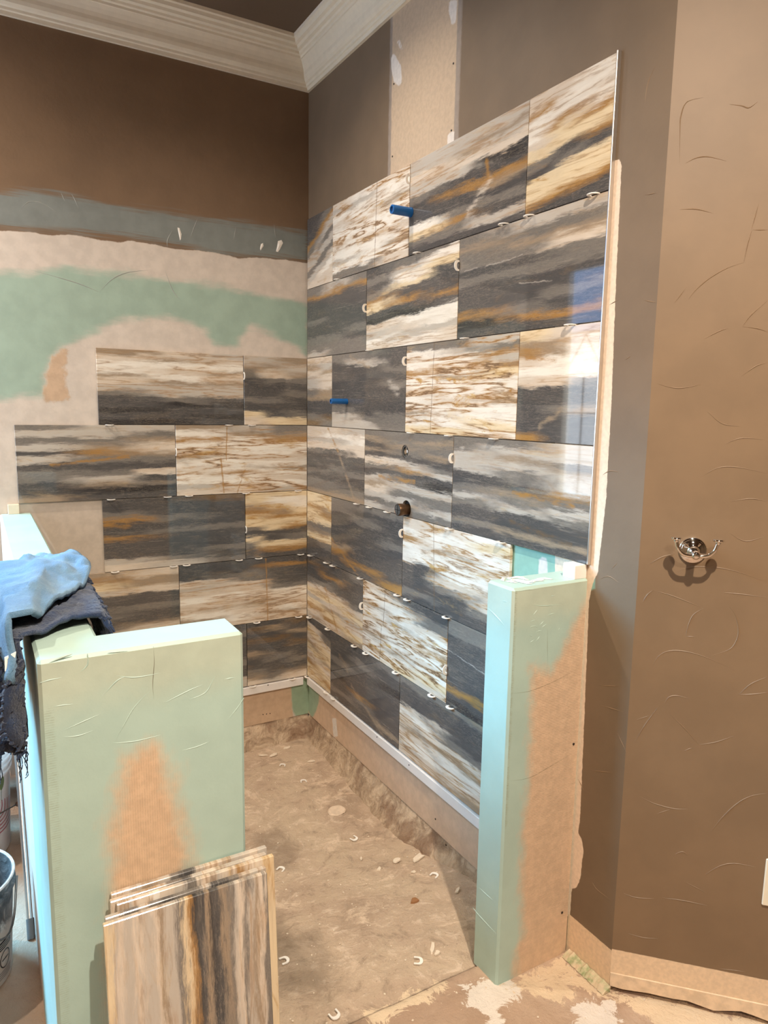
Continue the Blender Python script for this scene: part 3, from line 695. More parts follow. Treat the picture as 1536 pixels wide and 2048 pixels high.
    dk = t.ma('SUBTRACT', 1.0, lightm)
    col = t.mix(t.ma('MULTIPLY', t.ma('MULTIPLY', t.sm(fr2, 0.22, 0.03), msk), t.ma('MULTIPLY', dk, 0.38)), col, lin((172, 156, 136)))
    col = t.mix(t.ma('MULTIPLY', t.ma('MULTIPLY', t.sm(fr2, 0.80, 0.98), dk), 0.35), col, lin((58, 56, 56)))
    # ochre clouds
    Gn = t.noise(co(5, 22, 31), 1.0, 9, 0.70, 0.8)
    col = t.mix(t.ma('MULTIPLY', t.sm(Gn, 0.55, 0.66), t.ma('MULTIPLY_ADD', lightm, 0.95*gold, 0.32*gold)), col, t.mix(t.sm(N4, 0.4, 0.6), lin((170, 122, 60)), lin((206, 172, 116))))
    col = t.mix(t.ma('MULTIPLY', t.sm(t.noise(co(24, 80, 41), 1.0, 6, 0.7), 0.60, 0.74), 0.28*vein), col, lin((104, 84, 66)))
    for (u0, v0, u1, v1, wd_, c, st) in segs:
        # wobbling line between two points of the tile
        dx, dy = (u1-u0)*w, (v1-v0)*h; L2 = max(dx*dx+dy*dy, 1e-9)
        wob = t.ma('MULTIPLY', t.ma('SUBTRACT', t.noise(co(22, 22, 51+u0), 1.0, 3), 0.5), 0.018 if abs(dx) > 0.02 else 0.007)
        X_ = t.ma('ADD', t.ma('MULTIPLY_ADD', u, w, -u0*w), wob); Y_ = t.ma('ADD', t.ma('MULTIPLY_ADD', v, h, -v0*h), wob)
        tt = t.ma('MULTIPLY', t.ma('ADD', t.ma('MULTIPLY', X_, dx), t.ma('MULTIPLY', Y_, dy)), 1/L2, clamp=True)
        ex = t.ma('SUBTRACT', X_, t.ma('MULTIPLY', tt, dx)); ey = t.ma('SUBTRACT', Y_, t.ma('MULTIPLY', tt, dy))
        dd = t.ma('SQRT', t.ma('ADD', t.ma('MULTIPLY', ex, ex), t.ma('MULTIPLY', ey, ey)))
        jit = t.ma('MULTIPLY', t.ma('SUBTRACT', t.noise(co(12, 50, 61), 1.0, 7, 0.7), 0.45), wd_*2.2)
        sm_ = t.sm(t.ma('ADD', dd, jit), wd_*1.1, wd_*0.1)
        if abs(dx) > 0.02: sm_ = t.ma('MULTIPLY', sm_, t.sm(t.noise(co(16, 70, 71+v0), 1.0, 7, 0.7), 0.36, 0.58))
        col = t.mix(t.ma('MULTIPLY', sm_, st), col, PAL[c])
    return t.fin(col, rough, IOR=1.52)
TW, TH, JT, TT = 0.612, 0.307, 0.0025, 0.011
LEDZ = 0.2
TA0 = 0.2653
# (wall, row from top, u0, u1, specs, options); u = distance from the shower corner along the wall
def S(n): return TA0+n*TW/2
EDGE = 1.793
R_ = 'R'; B_ = 'B'
TILES = [
 (R_, 1, 0, S(0), ['DDOGLLGLMM', 'DGOLGLGLWM'], dict(slope=0.35, vein=0.4, gold=0.2)),
 (R_, 1, S(0), S(2), ['MLWMWWMWWLWG', 'WLWWMWWMWWWG', 'MWWTWWWMWTWM'], dict(vein=1.0, gold=0.5, segs=[(.62,.0,.60,1,.004,'B',.6)])),
 (R_, 1, S(2), S(4), ['LLMLLGDDDWCGD', 'LLTMLDODDGOGD', 'LTLMKDOTDGDLD'], dict(vein=0.5, gold=0.3, segs=[(.70,.35,.73,.55,.014,'O',.7),(.73,.55,.56,.78,.022,'M',.65)])),
 (R_, 1, S(4), EDGE, ['MOWWMCGDCCOD', 'MWWOCCDGCCOD', 'WWWWOCODCCOD'], dict(vein=0.45, gold=0.55, slope=0.10, warp=0.10)),
 (R_, 2, 0, S(1), ['GODDDGDDGGL', 'LODDDDDDGGG', 'GODDDDDGDGG'], dict(vein=0.2, gold=0.12)),
 (R_, 2, S(1), S(3), ['DGDGOCDKMLWM', 'GLWCDODKWMLW', 'GWCDDDODWWLM'], dict(vein=0.45, gold=0.3, slope=0.10)),
 (R_, 2, S(3), EDGE, ['GTGGDGDDDOKD', 'LGTGDGDDDGOD', 'LGTMGGDDGDOD'], dict(vein=0.2, gold=0.25, warp=0.1, segs=[(.05,.33,.5,.32,.003,'L',.6),(.48,.56,.7,.60,.003,'L',.6)])),
 (R_, 3, 0, S(0), ['MTMLLGTDDGB', 'MLTMMTTDDBG'], dict(vein=0.3, gold=0.2)),
 (R_, 3, S(0), S(2), ['GGDDDDDDDGLL', 'GLDDDDDDDDGL', 'DDGDGDDDDGGG'], dict(vein=0.15, gold=0.08, slope=-0.10, segs=[(.82,.42,.9,.5,.03,'L',.75),(.28,.05,.55,.2,.012,'T',.8)])),
 (R_, 3, S(2), S(4), ['GWWOWWMWWTWC', 'GLWWTWWMWWWC', 'LGLOCWWTWWCW'], dict(vein=1.1, gold=0.85, segs=[(.29,.0,.27,1,.0035,'B',.6),(.64,.28,.98,.12,.022,'O',.6),(.45,.80,.95,.88,.024,'C',.7)])),
 (R_, 3, S(4), EDGE, ['CTOMWMDDDDDO', 'MTTWWMDDGDDD', 'MMWWWGDDTDDD'], dict(vein=0.4, gold=0.2, warp=0.06, segs=[(.10,.24,.5,.29,.010,'O',.8),(.33,.86,.6,.72,.014,'T',.8)])),
 (R_, 4, 0, S(1), ['MMLMGDDDGDGGT', 'MWLMDDDGDDGGT', 'LWWMMDDDGDDGT'], dict(vein=0.25, gold=0.15, warp=0.10, segs=[(.40,.02,.58,.34,.013,'O',.75),(.58,.34,.86,.98,.014,'T',.75)])),
 (R_, 4, S(1), S(3), ['GTDTDMGDLTMLGL', 'GGTGDLODGLGLGG', 'GTGTDGLDKLGGLG'], dict(vein=0.25, gold=0.35, warp=0.10, segs=[(.20,.58,.62,.57,.012,'O',.85)])),
 (R_, 4, S(3), EDGE, ['GGLLLDDGLGDDGD', 'GLTLGGDTGLDDTD', 'LLGTLLOGLGDDTD'], dict(vein=0.22, gold=0.3, warp=0.10, segs=[(.50,.50,.9,.53,.010,'O',.9),(.5,.78,.9,.88,.013,'B',.7)])),
 (R_, 5, 0, S(0), ['CCOCCGTCDDD', 'CCTOCGTCGDD'], dict(vein=0.5, gold=0.6, warp=0.08)),
 (R_, 5, S(0), S(2), ['GGDDDDDTODD', 'GDGDDDDDDOD', 'GDDDGDDDDDO'], dict(vein=0.12, gold=0.1, segs=[(.0,.62,.42,.98,.010,'O',.8),(.55,.90,.98,.97,.012,'O',.7)])),
 (R_, 5, S(2), S(4), ['MWOWWWDDDDGD', 'MWWTWWWMGDDD', 'WCWWMWWTMMGD'], dict(vein=0.9, gold=0.7, slope=0.08, segs=[(.33,.0,.36,1,.0035,'B',.6)])),
 (R_, 6, 0, S(1), ['DBDDGMCLCOML', 'DDODGMCMTCOM', 'GDDDDGMCLMCT'], dict(vein=0.5, gold=0.6, warp=0.10, segs=[(.36,.40,.58,.95,.014,'O',.7)])),
 (R_, 6, S(1), S(3), ['MWWTWMWWTWMW', 'GMWWTWMWWTWC', 'DGGMWWOWMWCM'], dict(vein=1.2, gold=0.85, segs=[(.30,.0,.28,.5,.004,'B',.6),(.26,.5,.24,1,.004,'B',.6)])),
 (R_, 6, S(3), 1.735, ['GGDDDDDDDODK', 'GTDDGDDDDKDD'], dict(vein=0.12, gold=0.15, segs=[(.0,.74,.45,.86,.012,'O',.7),(.0,.36,.5,.44,.003,'L',.7)])),
 (R_, 7, 0, S(0), ['DMCMTCMOCC', 'DGMCCTMCOC'], dict(vein=0.5, gold=0.6, slope=-0.15)),
 (R_, 7, S(0), S(2), ['DDDDGDDKDDGD', 'DDGDDDDDOGDD', 'GDDKDDDDDDTD'], dict(vein=0.15, gold=0.12, segs=[(.16,.30,.28,.42,.018,'T',.5),(.35,.62,.80,.98,.014,'T',.6)])),
 (R_, 7, S(2), 1.69, ['GDDDMWMTMWLM', 'GDDDDGMTWWMT', 'TDDDDGTWWTMO'], dict(vein=0.8, gold=0.3, segs=[(.15,.55,.35,.80,.03,'G',.45)])),
 (B_, 3, 0, TW/2, ['LTGDDDGDCM', 'LTMGDDGDDC', 'TLTGDGDDGC'], dict(vein=0.3, gold=0.2)),
 (B_, 3, TW/2, 3*TW/2, ['TMWWTMLGDDKDK', 'MTWMWTLLGKDDK', 'LMWTMTLLDKDKD'], dict(vein=0.55, gold=0.15, warp=0.10)),
 (B_, 4, 0, TW, ['TWOWMTWMWWLM', 'LTWWWMWWOWMM', 'GTOWWMWTWMWL'], dict(vein=1.0, gold=0.55, segs=[(.37,.02,.36,.5,.0045,'O',.8),(.32,.48,.34,.98,.006,'O',.8),(.50,.65,.44,1,.006,'O',.8)])),
 (B_, 4, TW, 2*TW, ['GLGLDLDGGDDT', 'LLGTOGDGLTKD', 'LGTMTGDMDGKD'], dict(vein=0.2, gold=0.3, warp=0.10, segs=[(.20,.52,.68,.43,.010,'O',.85)])),
 (B_, 5, 0, TW/2, ['CCTOCCGDCGDD', 'CWCTOCCDDCOD', 'CWWCOCODGCOD'], dict(vein=0.4, gold=0.7, warp=0.10)),
 (B_, 5, TW/2, 3*TW/2, ['DDGODDODDDLM', 'DDDGDGDDDDGL', 'BDDDDGDDDGDG'], dict(vein=0.12, gold=0.2, warp=0.10, segs=[(.02,.36,.16,.36,.022,'O',.7)])),
 (B_, 6, 0, TW, ['DDDMLMWMMWTM', 'DDGGMMWMTMWM', 'DODDDGWWMWTM'], dict(vein=0.7, gold=0.25, warp=0.08, segs=[(.66,.02,.67,1,.0045,'O',.75)])),
 (B_, 6, TW, 1.165, ['TOCLDDDGDDTM', 'MTTMDDGDDTMM'], dict(vein=0.35, gold=0.25, warp=0.08)),
 (B_, 7, 0, TW/2, ['DBDBDTDDGTM', 'DTDBDDGDDGL', 'BDTDBDDGDTM'], dict(vein=0.2, gold=0.25)),
 (B_, 7, TW/2, 3*TW/2, ['DDDGDDGDDLM', 'DGDDDDGDDLL'], dict(vein=0.2, gold=0.2)),
]
def rowz(r): return LEDZ+(7-r+1)*TH, LEDZ+(7-r)*TH      # top, bottom of the pitch
tile_objs = {}
def cut_holes(o, holes):
    # drill real holes through a tile
    bm = bmesh.new()
    for (x, z, r, sq) in holes:
        mb_ = MB(); mb_.lathe([(r, -0.05), (r, 0.05)], 24, (0, 0, 0), Matrix.Rotation(math.pi/2, 3, 'X'))
        me_ = mesh('cutter', [(v[0]+x, v[1], v[2]+z) for v in mb_.V], mb_.F)
        bm.from_mesh(me_); bpy.data.meshes.remove(me_)
        if sq:
            mb_ = MB().box((x-r*0.75, -0.06, z+r*0.2), (x+r*0.75, 0.06, z+r*1.22)); me_ = mesh('cutter', mb_.V, mb_.F); 
    bmesh.ops.recalc_face_normals(bm, faces=bm.faces)
    cm = bpy.data.meshes.new('cutter'); bm.to_mesh(cm); bm.free(); co = bpy.data.objects.new('cutter', cm); COL.objects.link(co)
    co.matrix_world = o.matrix_world
    md = o.modifiers.new('holes', 'BOOLEAN'); md.operation = 'DIFFERENCE'; md.object = co; md.solver = 'EXACT'
    dg = bpy.context.evaluated_depsgraph_get(); ne = bpy.data.meshes.new_from_object(o.evaluated_get(dg))
    o.modifiers.clear(); o.data = ne; bpy.data.objects.remove(co); bpy.data.meshes.remove(cm)
VALVES = [(-0.881, 1.358, 0.024), (-0.899, 1.150, 0.031)]
for ti, (wl, row, u0, u1, specs, opt) in enumerate(TILES):
    zt, zb = rowz(row); w = u1-u0-JT; h = TH-JT; uc = (u0+u1)/2; zc = (zt+zb)/2
    mb = MB().cbox((-w/2, -TT/2, -h/2), (w/2, TT/2, h/2), 0.0008)
    mat = marble('marble_%02d' % ti, specs if wl == R_ else specs, ti*2.17+0.4, w, h, **opt)
    o = mb.build('marble_tile', mat, wall_right if wl == R_ else wall_back)
    lip = random.Random(ti).uniform(-0.0004, 0.0004)
    if wl == R_: o.location = (TT/2+lip, -uc, zc); o.rotation_euler = (0, 0, -math.pi/2)
    else: o.location = (-uc, TT/2+lip, zc)
    tile_objs[(wl, row, round(u0, 2))] = o
bpy.context.view_layer.update()
tv = tile_objs[(R_, 4, round(S(1), 2))]
cut_holes(tv, [(-(y)-(S(1)+S(3))/2, z-tv.location.z, r, False) for (y, z, r) in VALVES])

# metal edge profile
mb = MB()
zb4 = rowz(4)[1]; zt1 = rowz(1)[0]
mb.cbox((-0.0012, -EDGE-0.0035, zb4), (0.012, -EDGE+0.0005, zt1+0.003), 0.0006)
o = mb.build('metal_edge_trim', m_alu); tag(o, 'brushed aluminium edge trim standing at the end of the tiled wall', 'edge trim')

# ledger strips
def ledger(name, lo, hi, holes, label, ax):
    t_ = empty(name, ((lo[0]+hi[0])/2, (lo[1]+hi[1])/2, lo[2])); tag(t_, label, 'ledger strip', 'ledger strips under the tiles')
    o = MB().cbox(np.array(lo)-np.array(t_.location), np.array(hi)-np.array(t_.location), 0.0015).build('strip', m_ledger, t_)
    for c in holes:
        q = Vector(((-1, 0, 0) if ax == 'x' else (0, -1, 0))).to_track_quat('Z', 'Y').to_matrix()
        MB().lathe([(0.003, -0.001), (0.003, 0.0008), (1e-6, 0.0008)], 8, tuple(Vector(c)-t_.location), q).build('screw', m_screw, t_)
ledger('ledger_strip', (-0.006, -1.688, LEDZ-0.042), (0.0119, -0.012, LEDZ-0.004), [(-0.006, at(x, y, 0, -0.006)[1], at(x, y, 0, -0.006)[2]) for x, y in ((754,1474),(818,1530))], 'long white ledger strip running under the right wall tiles', 'x')
ledger('ledger_strip', (-1.17, -0.006, LEDZ-0.042), (-0.022, 0.0119, LEDZ-0.004), [(at(536, 1370, 1, -0.006)[0], -0.006, at(536, 1370, 1, -0.006)[2])], 'short white ledger strip under the back wall tiles', 'y')

# ------------------------------------------------------------------ horseshoe shims in the joints
def shim_mesh(name, wd_=0.032, out=0.013, inn=0.009, th=0.0021, slot=0.010):
    # U-shaped plate in the XY plane, rounded end pointing to -Y
    n = 8; outer = []; inner = []
    for i in range(n+1):
        a = math.pi+math.pi*i/n
        outer.append((wd_/2*math.cos(a), -out*0.35+out*0.65*math.sin(a))); inner.append(((wd_/2-0.0055)*math.cos(a), -out*0.10+(out*0.38)*math.sin(a)))
    outer = [(-wd_/2, inn)]+outer+[(wd_/2, inn)]; inner = [(-wd_/2+0.0055, inn)]+inner+[(wd_/2-0.0055, inn)]
    k = len(outer); V = []
    for z in (-th/2, th/2):
        V += [(x, y, z) for x, y in outer]+[(x, y, z) for x, y in inner]
    F = []; m = 2*k
    for i in range(k-1):
        F.append((i, k+i, k+i+1, i+1)); F.append((m+i, m+i+1, m+k+i+1, m+k+i))
        F.append((i, i+1, m+i+1, m+i)); F.append((k+i, m+k+i, m+k+i+1, k+i+1))
    for i in (0, k-1): F.append((i, m+i, m+k+i, k+i))
    mb = MB().add(V, F); me = mesh(name, mb.V, mb.F)
    bm = bmesh.new(); bm.from_mesh(me); bmesh.ops.recalc_face_normals(bm, faces=bm.faces); bm.to_mesh(me); bm.free()
    me.materials.append(m_plastic); return me
SHM = shim_mesh('horseshoe_shim', 0.033, 0.018, 0.009, 0.0024); SHM2 = shim_mesh('horseshoe_shim_thick', 0.032, 0.0045, 0.012, 0.0021)
ORD = ['first', 'second', 'third', 'fourth', 'fifth', 'sixth', 'seventh', 'eighth', 'ninth']
rowname = {1: 'top', 2: 'second', 3: 'third', 4: 'fourth', 5: 'fifth', 6: 'sixth', 7: 'bottom'}
SH_R = {1: [(676,556),(836,505),(1009,447),(1060,430),(1189,387)], 2: [(740,701),(931,679),(1142,649)], 3: [(823,869),(899,874),(989,877)], 4: [(715,1010),(740,1016),(776,1025),(901,1058),(1004,1086)],
        5: [(622,1110),(654,1126),(667,1131),(722,1157),(796,1189),(816,1199),(894,1235)], 6: [(620,1234),(657,1258),(710,1292),(733,1308),(793,1346),(865,1393),(902,1413)], 7: [(616,1356),(654,1386),(669,1399)]}
SH_B = {3: [(219,848),(458,850),(504,852)], 4: [(222,997),(335,993),(378,991),(492,987),(596,982)], 5: [(230,1142),(347,1132),(373,1129),(478,1119),(517,1116),(601,1109)], 6: [(513,1242),(597,1232)], 7: [(505,1372),(584,1357)]}
rs = random.Random(9)
for wl, dct in ((R_, SH_R), (B_, SH_B)):
    for row, L in dct.items():
        zc = LEDZ+(7-row)*TH
        pos = [(-at(x, y, 0, 0)[1] if wl == R_ else -at(x, y, 1, 0)[0]) for x, y in L]
        if row == 7: zc = LEDZ-0.0022
        order = sorted(range(len(pos)), key=lambda i: pos[i])
        for rank, i in enumerate(order):
            high = zc > 1.55
            o = obj('horseshoe_shim', SHM); 
            if wl == R_: o.location = (0, -pos[i], zc); o.rotation_euler = (rs.uniform(-.02, .02), 0, -math.pi/2)
            else: o.location = (-pos[i], 0, zc); o.rotation_euler = (rs.uniform(-.02, .02), 0, 0)
            tag(o, 'white plastic shim under the %s tile row of the %s wall, %s from the corner' % (rowname[row], 'right' if wl == R_ else 'back', ORD[rank]), 'shim', 'white horseshoe shims in the tile joints')
for wl, L in ((R_, [(1, 2, 814, 362), (2, 1, 726, 618), (2, 3, 912, 533), (3, 2, 806, 723), (4, 3, 901, 916), (5, 2, 801, 1065), (6, 1, 722, 1210), (6, 3, 889, 1337)]), (B_, [(3, 1, 489.6, 752), (4, 2, 353, 904), (5, 1, 494, 1059)])):
    for row, k, x, y in L:
        o = obj('horseshoe_shim', SHM)
        if wl == R_: o.location = (0, -S(k), at(x, y, 0, 0)[2]); o.rotation_euler = (0, math.pi/2, -math.pi/2)
        else: o.location = (-k*TW/2, 0, at(x, y, 1, 0)[2]); o.rotation_euler = (0, math.pi/2, 0)
        o.rotation_mode = 'XYZ'
        nm = 'nearest the corner' if (wl, row, k) == (R_, 6, 1) else ('nearest the stub wall' if (wl, row, k) == (R_, 6, 3) else ('nearer the corner' if (wl, row, k) == (R_, 2, 1) else ('farther from the corner' if (wl, row, k) == (R_, 2, 3) else '')))
        tag(o, ('white upright shim in a vertical joint, %s %s wall row %s' % (rowname[row], 'right' if wl == R_ else 'back', nm)).strip(), 'shim', 'white horseshoe shims in the tile joints')

# ivory offcut blocks wedged on the half walls
zb = rowz(4)[1]
o = MB().cbox((-1.262, -0.012, PT-0.0005), (-1.222, 0.0115, zb-0.001), 0.0015).build('tile_offcut', m_lath)
tag(o, 'square ivory offcut wedged between left half wall and back wall tile', 'offcut', 'ivory offcut blocks')
o = MB().cbox((-0.034, -1.786, PT-0.0005), (0.0085, -1.742, zb-0.001), 0.0015).build('tile_offcut', m_plastic)
tag(o, 'white offcut block wedged on the right half wall under the tile', 'offcut', 'ivory offcut blocks')

# ------------------------------------------------------------------ plumbing
def pipe(loc, L, r, label):
    t_ = empty('pipe_stub', loc); tag(t_, label, 'pipe', 'blue capped pipe stubs')
    RM = Matrix.Rotation(-math.pi/2, 3, 'Y')
    MB().lathe([(r*0.98, -0.001), (r, 0.004), (r, L-0.004), (r*0.95, L-0.001), (r*0.62, L), (r*0.6, L-0.012), (1e-6, L-0.012)], 28, (0, 0, 0), RM).build('sleeve', m_blue, t_, True)
    MB().lathe([(r*1.06, 0.0), (r*1.06, 0.005), (r*1.0, 0.005)], 28, (0, 0, 0), RM).build('collar', m_blue, t_, True)
    MB().lathe([(r*0.55, L-0.012), (r*0.5, L-0.004), (1e-6, L-0.004)], 20, (0, 0, 0), RM).build('plug', simple('navy_plug', (10, 45, 92), 0.5), t_, True)
pipe((-0.0005, -0.889, 2.186), 0.078, 0.0155, 'upper blue pipe stub poking out of the top tile row')
pipe((-0.0005, -0.411, 1.538), 0.075, 0.0115, 'lower blue pipe stub poking out of the third tile row')
RM = Matrix.Rotation(-math.pi/2, 3, 'Y')
y, z, r = VALVES[0]
t_ = empty('shower_valve', (0.0118, y, z)); tag(t_, 'upper round valve socket sunk flush in a marble tile', 'valve')
MB().lathe([(r-0.001, 0), (r-0.001, 0.009), (r-0.006, 0.009), (r-0.007, 0.002), (1e-6, 0.002)], 28, (0, 0, 0), RM).build('valve_ring', m_steel, t_, True)
MB().lathe([(r*0.45, 0.001), (r*0.45, 0.008), (r*0.3, 0.009), (1e-6, 0.009)], 20, (0, 0, 0), RM).build('valve_stem', m_chrome, t_, True)
mb = MB(); mb.box((-0.0062, -0.0015, -r*0.7), (-0.004, 0.0015, r*0.7)); mb.box((-0.0062, -r*0.7, -0.0015), (-0.004, r*0.7, 0.0015)); mb.build('valve_cross', m_alu, t_)
y, z, r = VALVES[1]
t_ = empty('shower_valve', (0.0118, y, z)); tag(t_, 'lower valve cartridge standing proud of its hole in the tile', 'valve')
MB().lathe([(r-0.0005, 0), (r-0.0005, 0.0015), (1e-6, 0.0015)], 28, (0, 0, 0), RM).build('painted_recess', m_dark, t_)  # flat black disc paints the shade at the back of the drilled hole
r2 = 0.0225
MB().lathe([(r2*0.9, 0.001), (r2*0.9, 0.03), (r2, 0.031), (r2, 0.048), (r2*0.93, 0.05), (r2*0.9, 0.0485), (1e-6, 0.0485)], 28, (0, 0, -0.002), RM).build('valve_body', m_brass, t_, True)
MB().lathe([(r2*0.88, 0.0484), (r2*0.86, 0.0496), (1e-6, 0.0496)], 28, (0, 0, -0.002), RM).build('valve_cap', m_steel, t_, True)
mb = MB(); mb.box((-0.0508, -0.0008, -r2*0.8), (-0.0494, 0.0008, r2*0.76)); mb.box((-0.0508, -r2*0.78, -0.0028), (-0.0494, r2*0.78, -0.0012)); mb.build('cap_slot', m_dark, t_)

# ------------------------------------------------------------------ robe hook
hp = ang(1385, 1100); hk = empty('robe_hook', tuple(hp), math.atan2(NA[1], NA[0])); tag(hk, 'polished chrome double robe hook on the angled brown wall', 'hook')
RX_ = Matrix.Rotation(math.pi/2, 3, 'Y')   # lathe axis z -> +x (out of wall)
MB().lathe([(0.031, 0.0002), (0.031, 0.004), (0.0295, 0.006), (0.026, 0.007), (0.0255, 0.010), (0.021, 0.0125), (0.0145, 0.014), (0.0105, 0.018), (0.009, 0.025), (0.0085, 0.045)], 40, (0, 0, 0), RX_).build('wall_plate', m_chrome, hk, True)
MB().sphere((0.052, 0, -0.002), 0.0105, 20).build('centre_knob', m_chrome, hk, True)
for sgn in (-1, 1):
    pts = [(0.050, 0.0, -0.003), (0.051, sgn*0.014, -0.0045), (0.052, sgn*0.028, -0.001), (0.053, sgn*0.038, 0.010), (0.0535, sgn*0.042, 0.021), (0.054, sgn*0.0445, 0.030)]
    MB().tube(smooth_line(pts, 5), 0.0046, 12).build('arm', m_chrome, hk, True)
    MB().lathe([(0.0046, 0.026), (0.006, 0.028), (0.006, 0.031), (0.0115, 0.033), (0.0125, 0.035), (0.0115, 0.0375), (0.006, 0.0385), (1e-6, 0.039)], 20, (0.054, sgn*0.0445, 0.0)).build('arm_cap', m_chrome, hk, True)

# switch plate at the right
sp_ = ang(1525, 1762, 0.0); sp0 = QA+TA*(0.338+0.037)+np.array([0, 0, 0.386])
sw = empty('switch_plate', tuple(sp0), math.atan2(NA[1], NA[0])); tag(sw, 'ivory wall plate at the right edge of the angled wall', 'wall plate')
mivory = simple('ivory_plate', (232, 220, 196), 0.35, var=0.02)
MB().cbox((0.0002, -0.037, -0.062), (0.006, 0.037, 0.062), 0.0025).build('plate', mivory, sw)
MB().cbox((0.005, -0.017, -0.034), (0.0085, 0.017, 0.034), 0.0015).build('socket_face', mivory, sw)

# ------------------------------------------------------------------ stack of loose tiles leaning on the left half wall
tw_, tl_ = 0.302, 0.606
def lean(i, x, ytop, ybot, spec, label, opt, tall=tl_, w_=tw_, roll=0.0):
    dy = ybot-ytop; a = math.asin(min(0.9, -dy/tall)) if dy < 0 else -math.asin(dy/tall)
    o = MB().cbox((-w_/2, -TT/2, -tall/2), (w_/2, TT/2, tall/2), 0.0012).build('loose_marble_tile', marble('loose_marble_%d' % i, spec, 90+i*1.7, tall, w_, axis='Z', rough=0.12, **opt))
    th = math.asin((ytop-ybot)/tall)     # lean angle
    o.rotation_euler = (-th, roll, 0)
    zc = tall/2*math.cos(th)+TT/2*math.sin(abs(th))+0.001+abs(math.sin(roll))*w_/2
    o.location = (x, (ytop+ybot)/2, zc)
    tag(o, label, 'tile', 'loose tiles leaning on the half wall'); return o
back_spec = ['LMLTGDGMLTLM', 'MLTLGDLMTLML']
lean(0, -1.041, -1.820, -1.862, back_spec, 'rearmost loose marble tile leaning on the mint half wall', dict(vein=0.5, gold=0.3), 0.626, 0.300)
lean(1, -1.046, -1.834, -1.880, back_spec, 'second loose marble tile from the mint half wall in the leaning stack', dict(vein=0.5, gold=0.3), 0.622, 0.298)
lean(2, -1.036, -1.8465, -1.8965, ['MLWMLGMLMOMC', 'LMWMLGMLMOMC'], 'middle loose marble tile of the leaning stack, pale right edge showing', dict(vein=0.5, gold=0.6), 0.622, 0.300)
lean(3, -1.058, -1.860, -1.914, ['GLGLDGLGDGLG', 'LGLGDGGLDGLL'], 'loose marble tile directly behind the foremost leaning one', dict(vein=0.4, gold=0.3), 0.612, 0.300)
lean(4, -1.062, -1.8735, -1.932, ['OMLMLLMLLTLLGOOKDTKDGTMLGLTLG', 'CLMLLMLLMTLLGCOKDTKDTGLMGLTMG'], 'foremost loose marble tile of the leaning stack with a gold stripe', dict(vein=0.35, gold=0.15, warp=0.05), 0.610, 0.302)
o = MB().cbox((-0.03, -0.0055, -0.085), (0.03, 0.0055, 0.085), 0.001).build('tile_offcut', m_lath)
o.location = (-0.962, -1.965, 0.086); o.rotation_euler = (-0.16, 0, -0.2)
tag(o, 'pale narrow tile offcut standing in front of the leaning tile stack', 'offcut')

# ------------------------------------------------------------------ cloths on the left half wall
def cloth_mat(name, rgb, rgb2, sc, bump):
    t = NT(name); g = t.obco(); n1 = t.noise(g, sc, 5, 0.7); n2 = t.noise(g, 18, 4)
    c = t.mix(t.sm(n2, 0.35, 0.7), lin(rgb), lin(rgb2)); c = t.mix(t.sm(n1, 0.35, 0.7, 0, 0.35), c, tuple(v*0.5 for v in lin(rgb)))
    t.bump(n1, bump, 0.004); return t.fin(c, 0.95, Sheen_Weight=0.3)
m_lb = cloth_mat('light_blue_terry', (84, 128, 162), (112, 152, 180), 320, 0.9)
m_nv = cloth_mat('navy_chenille', (11, 24, 50), (24, 54, 94), 200, 1.0)
def blob_cloth(name, outline, mid, mat, thick, wr, nr=18, ns=80, seed=0, mound=0.03):
    O = smooth_line(list(outline)+[outline[0]], 10)[:-1]; n = len(O); C_ = Vector(mid); V = [C_]; F = []
    for j in range(1, nr+1):
        t_ = j/nr
        for i in range(n):
            p = C_.lerp(O[i], t_)
            zc = p.z+mound*(1-t_**2)*0.0
            w_ = mnoise.fractal(Vector((p.x*16+seed, p.y*11, seed)), 0.9, 2, 3)*wr*(0.4+0.6*t_)
            d_ = math.sin((p.x*1.0+p.y*0.55)*60+seed)*wr*0.15
            V.append(Vector((p.x, p.y, zc+w_+d_)))
    for i in range(n): F.append((0, 1+i, 1+(i+1) % n))
    for j in range(nr-1):
        for i in range(n):
            a = 1+j*n+i; b = 1+j*n+(i+1) % n; F.append((a, a+n, b+n, b))
    return V, F
def drape(V, base, x0, x1, off=0.2, bul=0.0):
    # lay the sheet on the half wall top and let the overhang fall down its sides
    out = []
    for v in V:
        x, y, z = v
        lift = z
        if x < x0:
            over = x0-x; k = min(1.0, over/0.03); out.append((x0-0.008-0.006*k-lift*off-(bul*k*(0.5+0.5*math.sin(y*55+z*9))), y, base+max(lift, 0.004)*(1-k)-max(0, over-0.012)*1.0))
        elif x > x1:
            over = x-x1; out.append((x1+0.010+0.6*min(over, 0.02)+abs(lift)*0.2, y, base+max(lift, 0.004)*(1-min(1, over/0.03))-max(0, over-0.01)))
        else: out.append((x, y, base+max(lift, 0.003)))
    return out
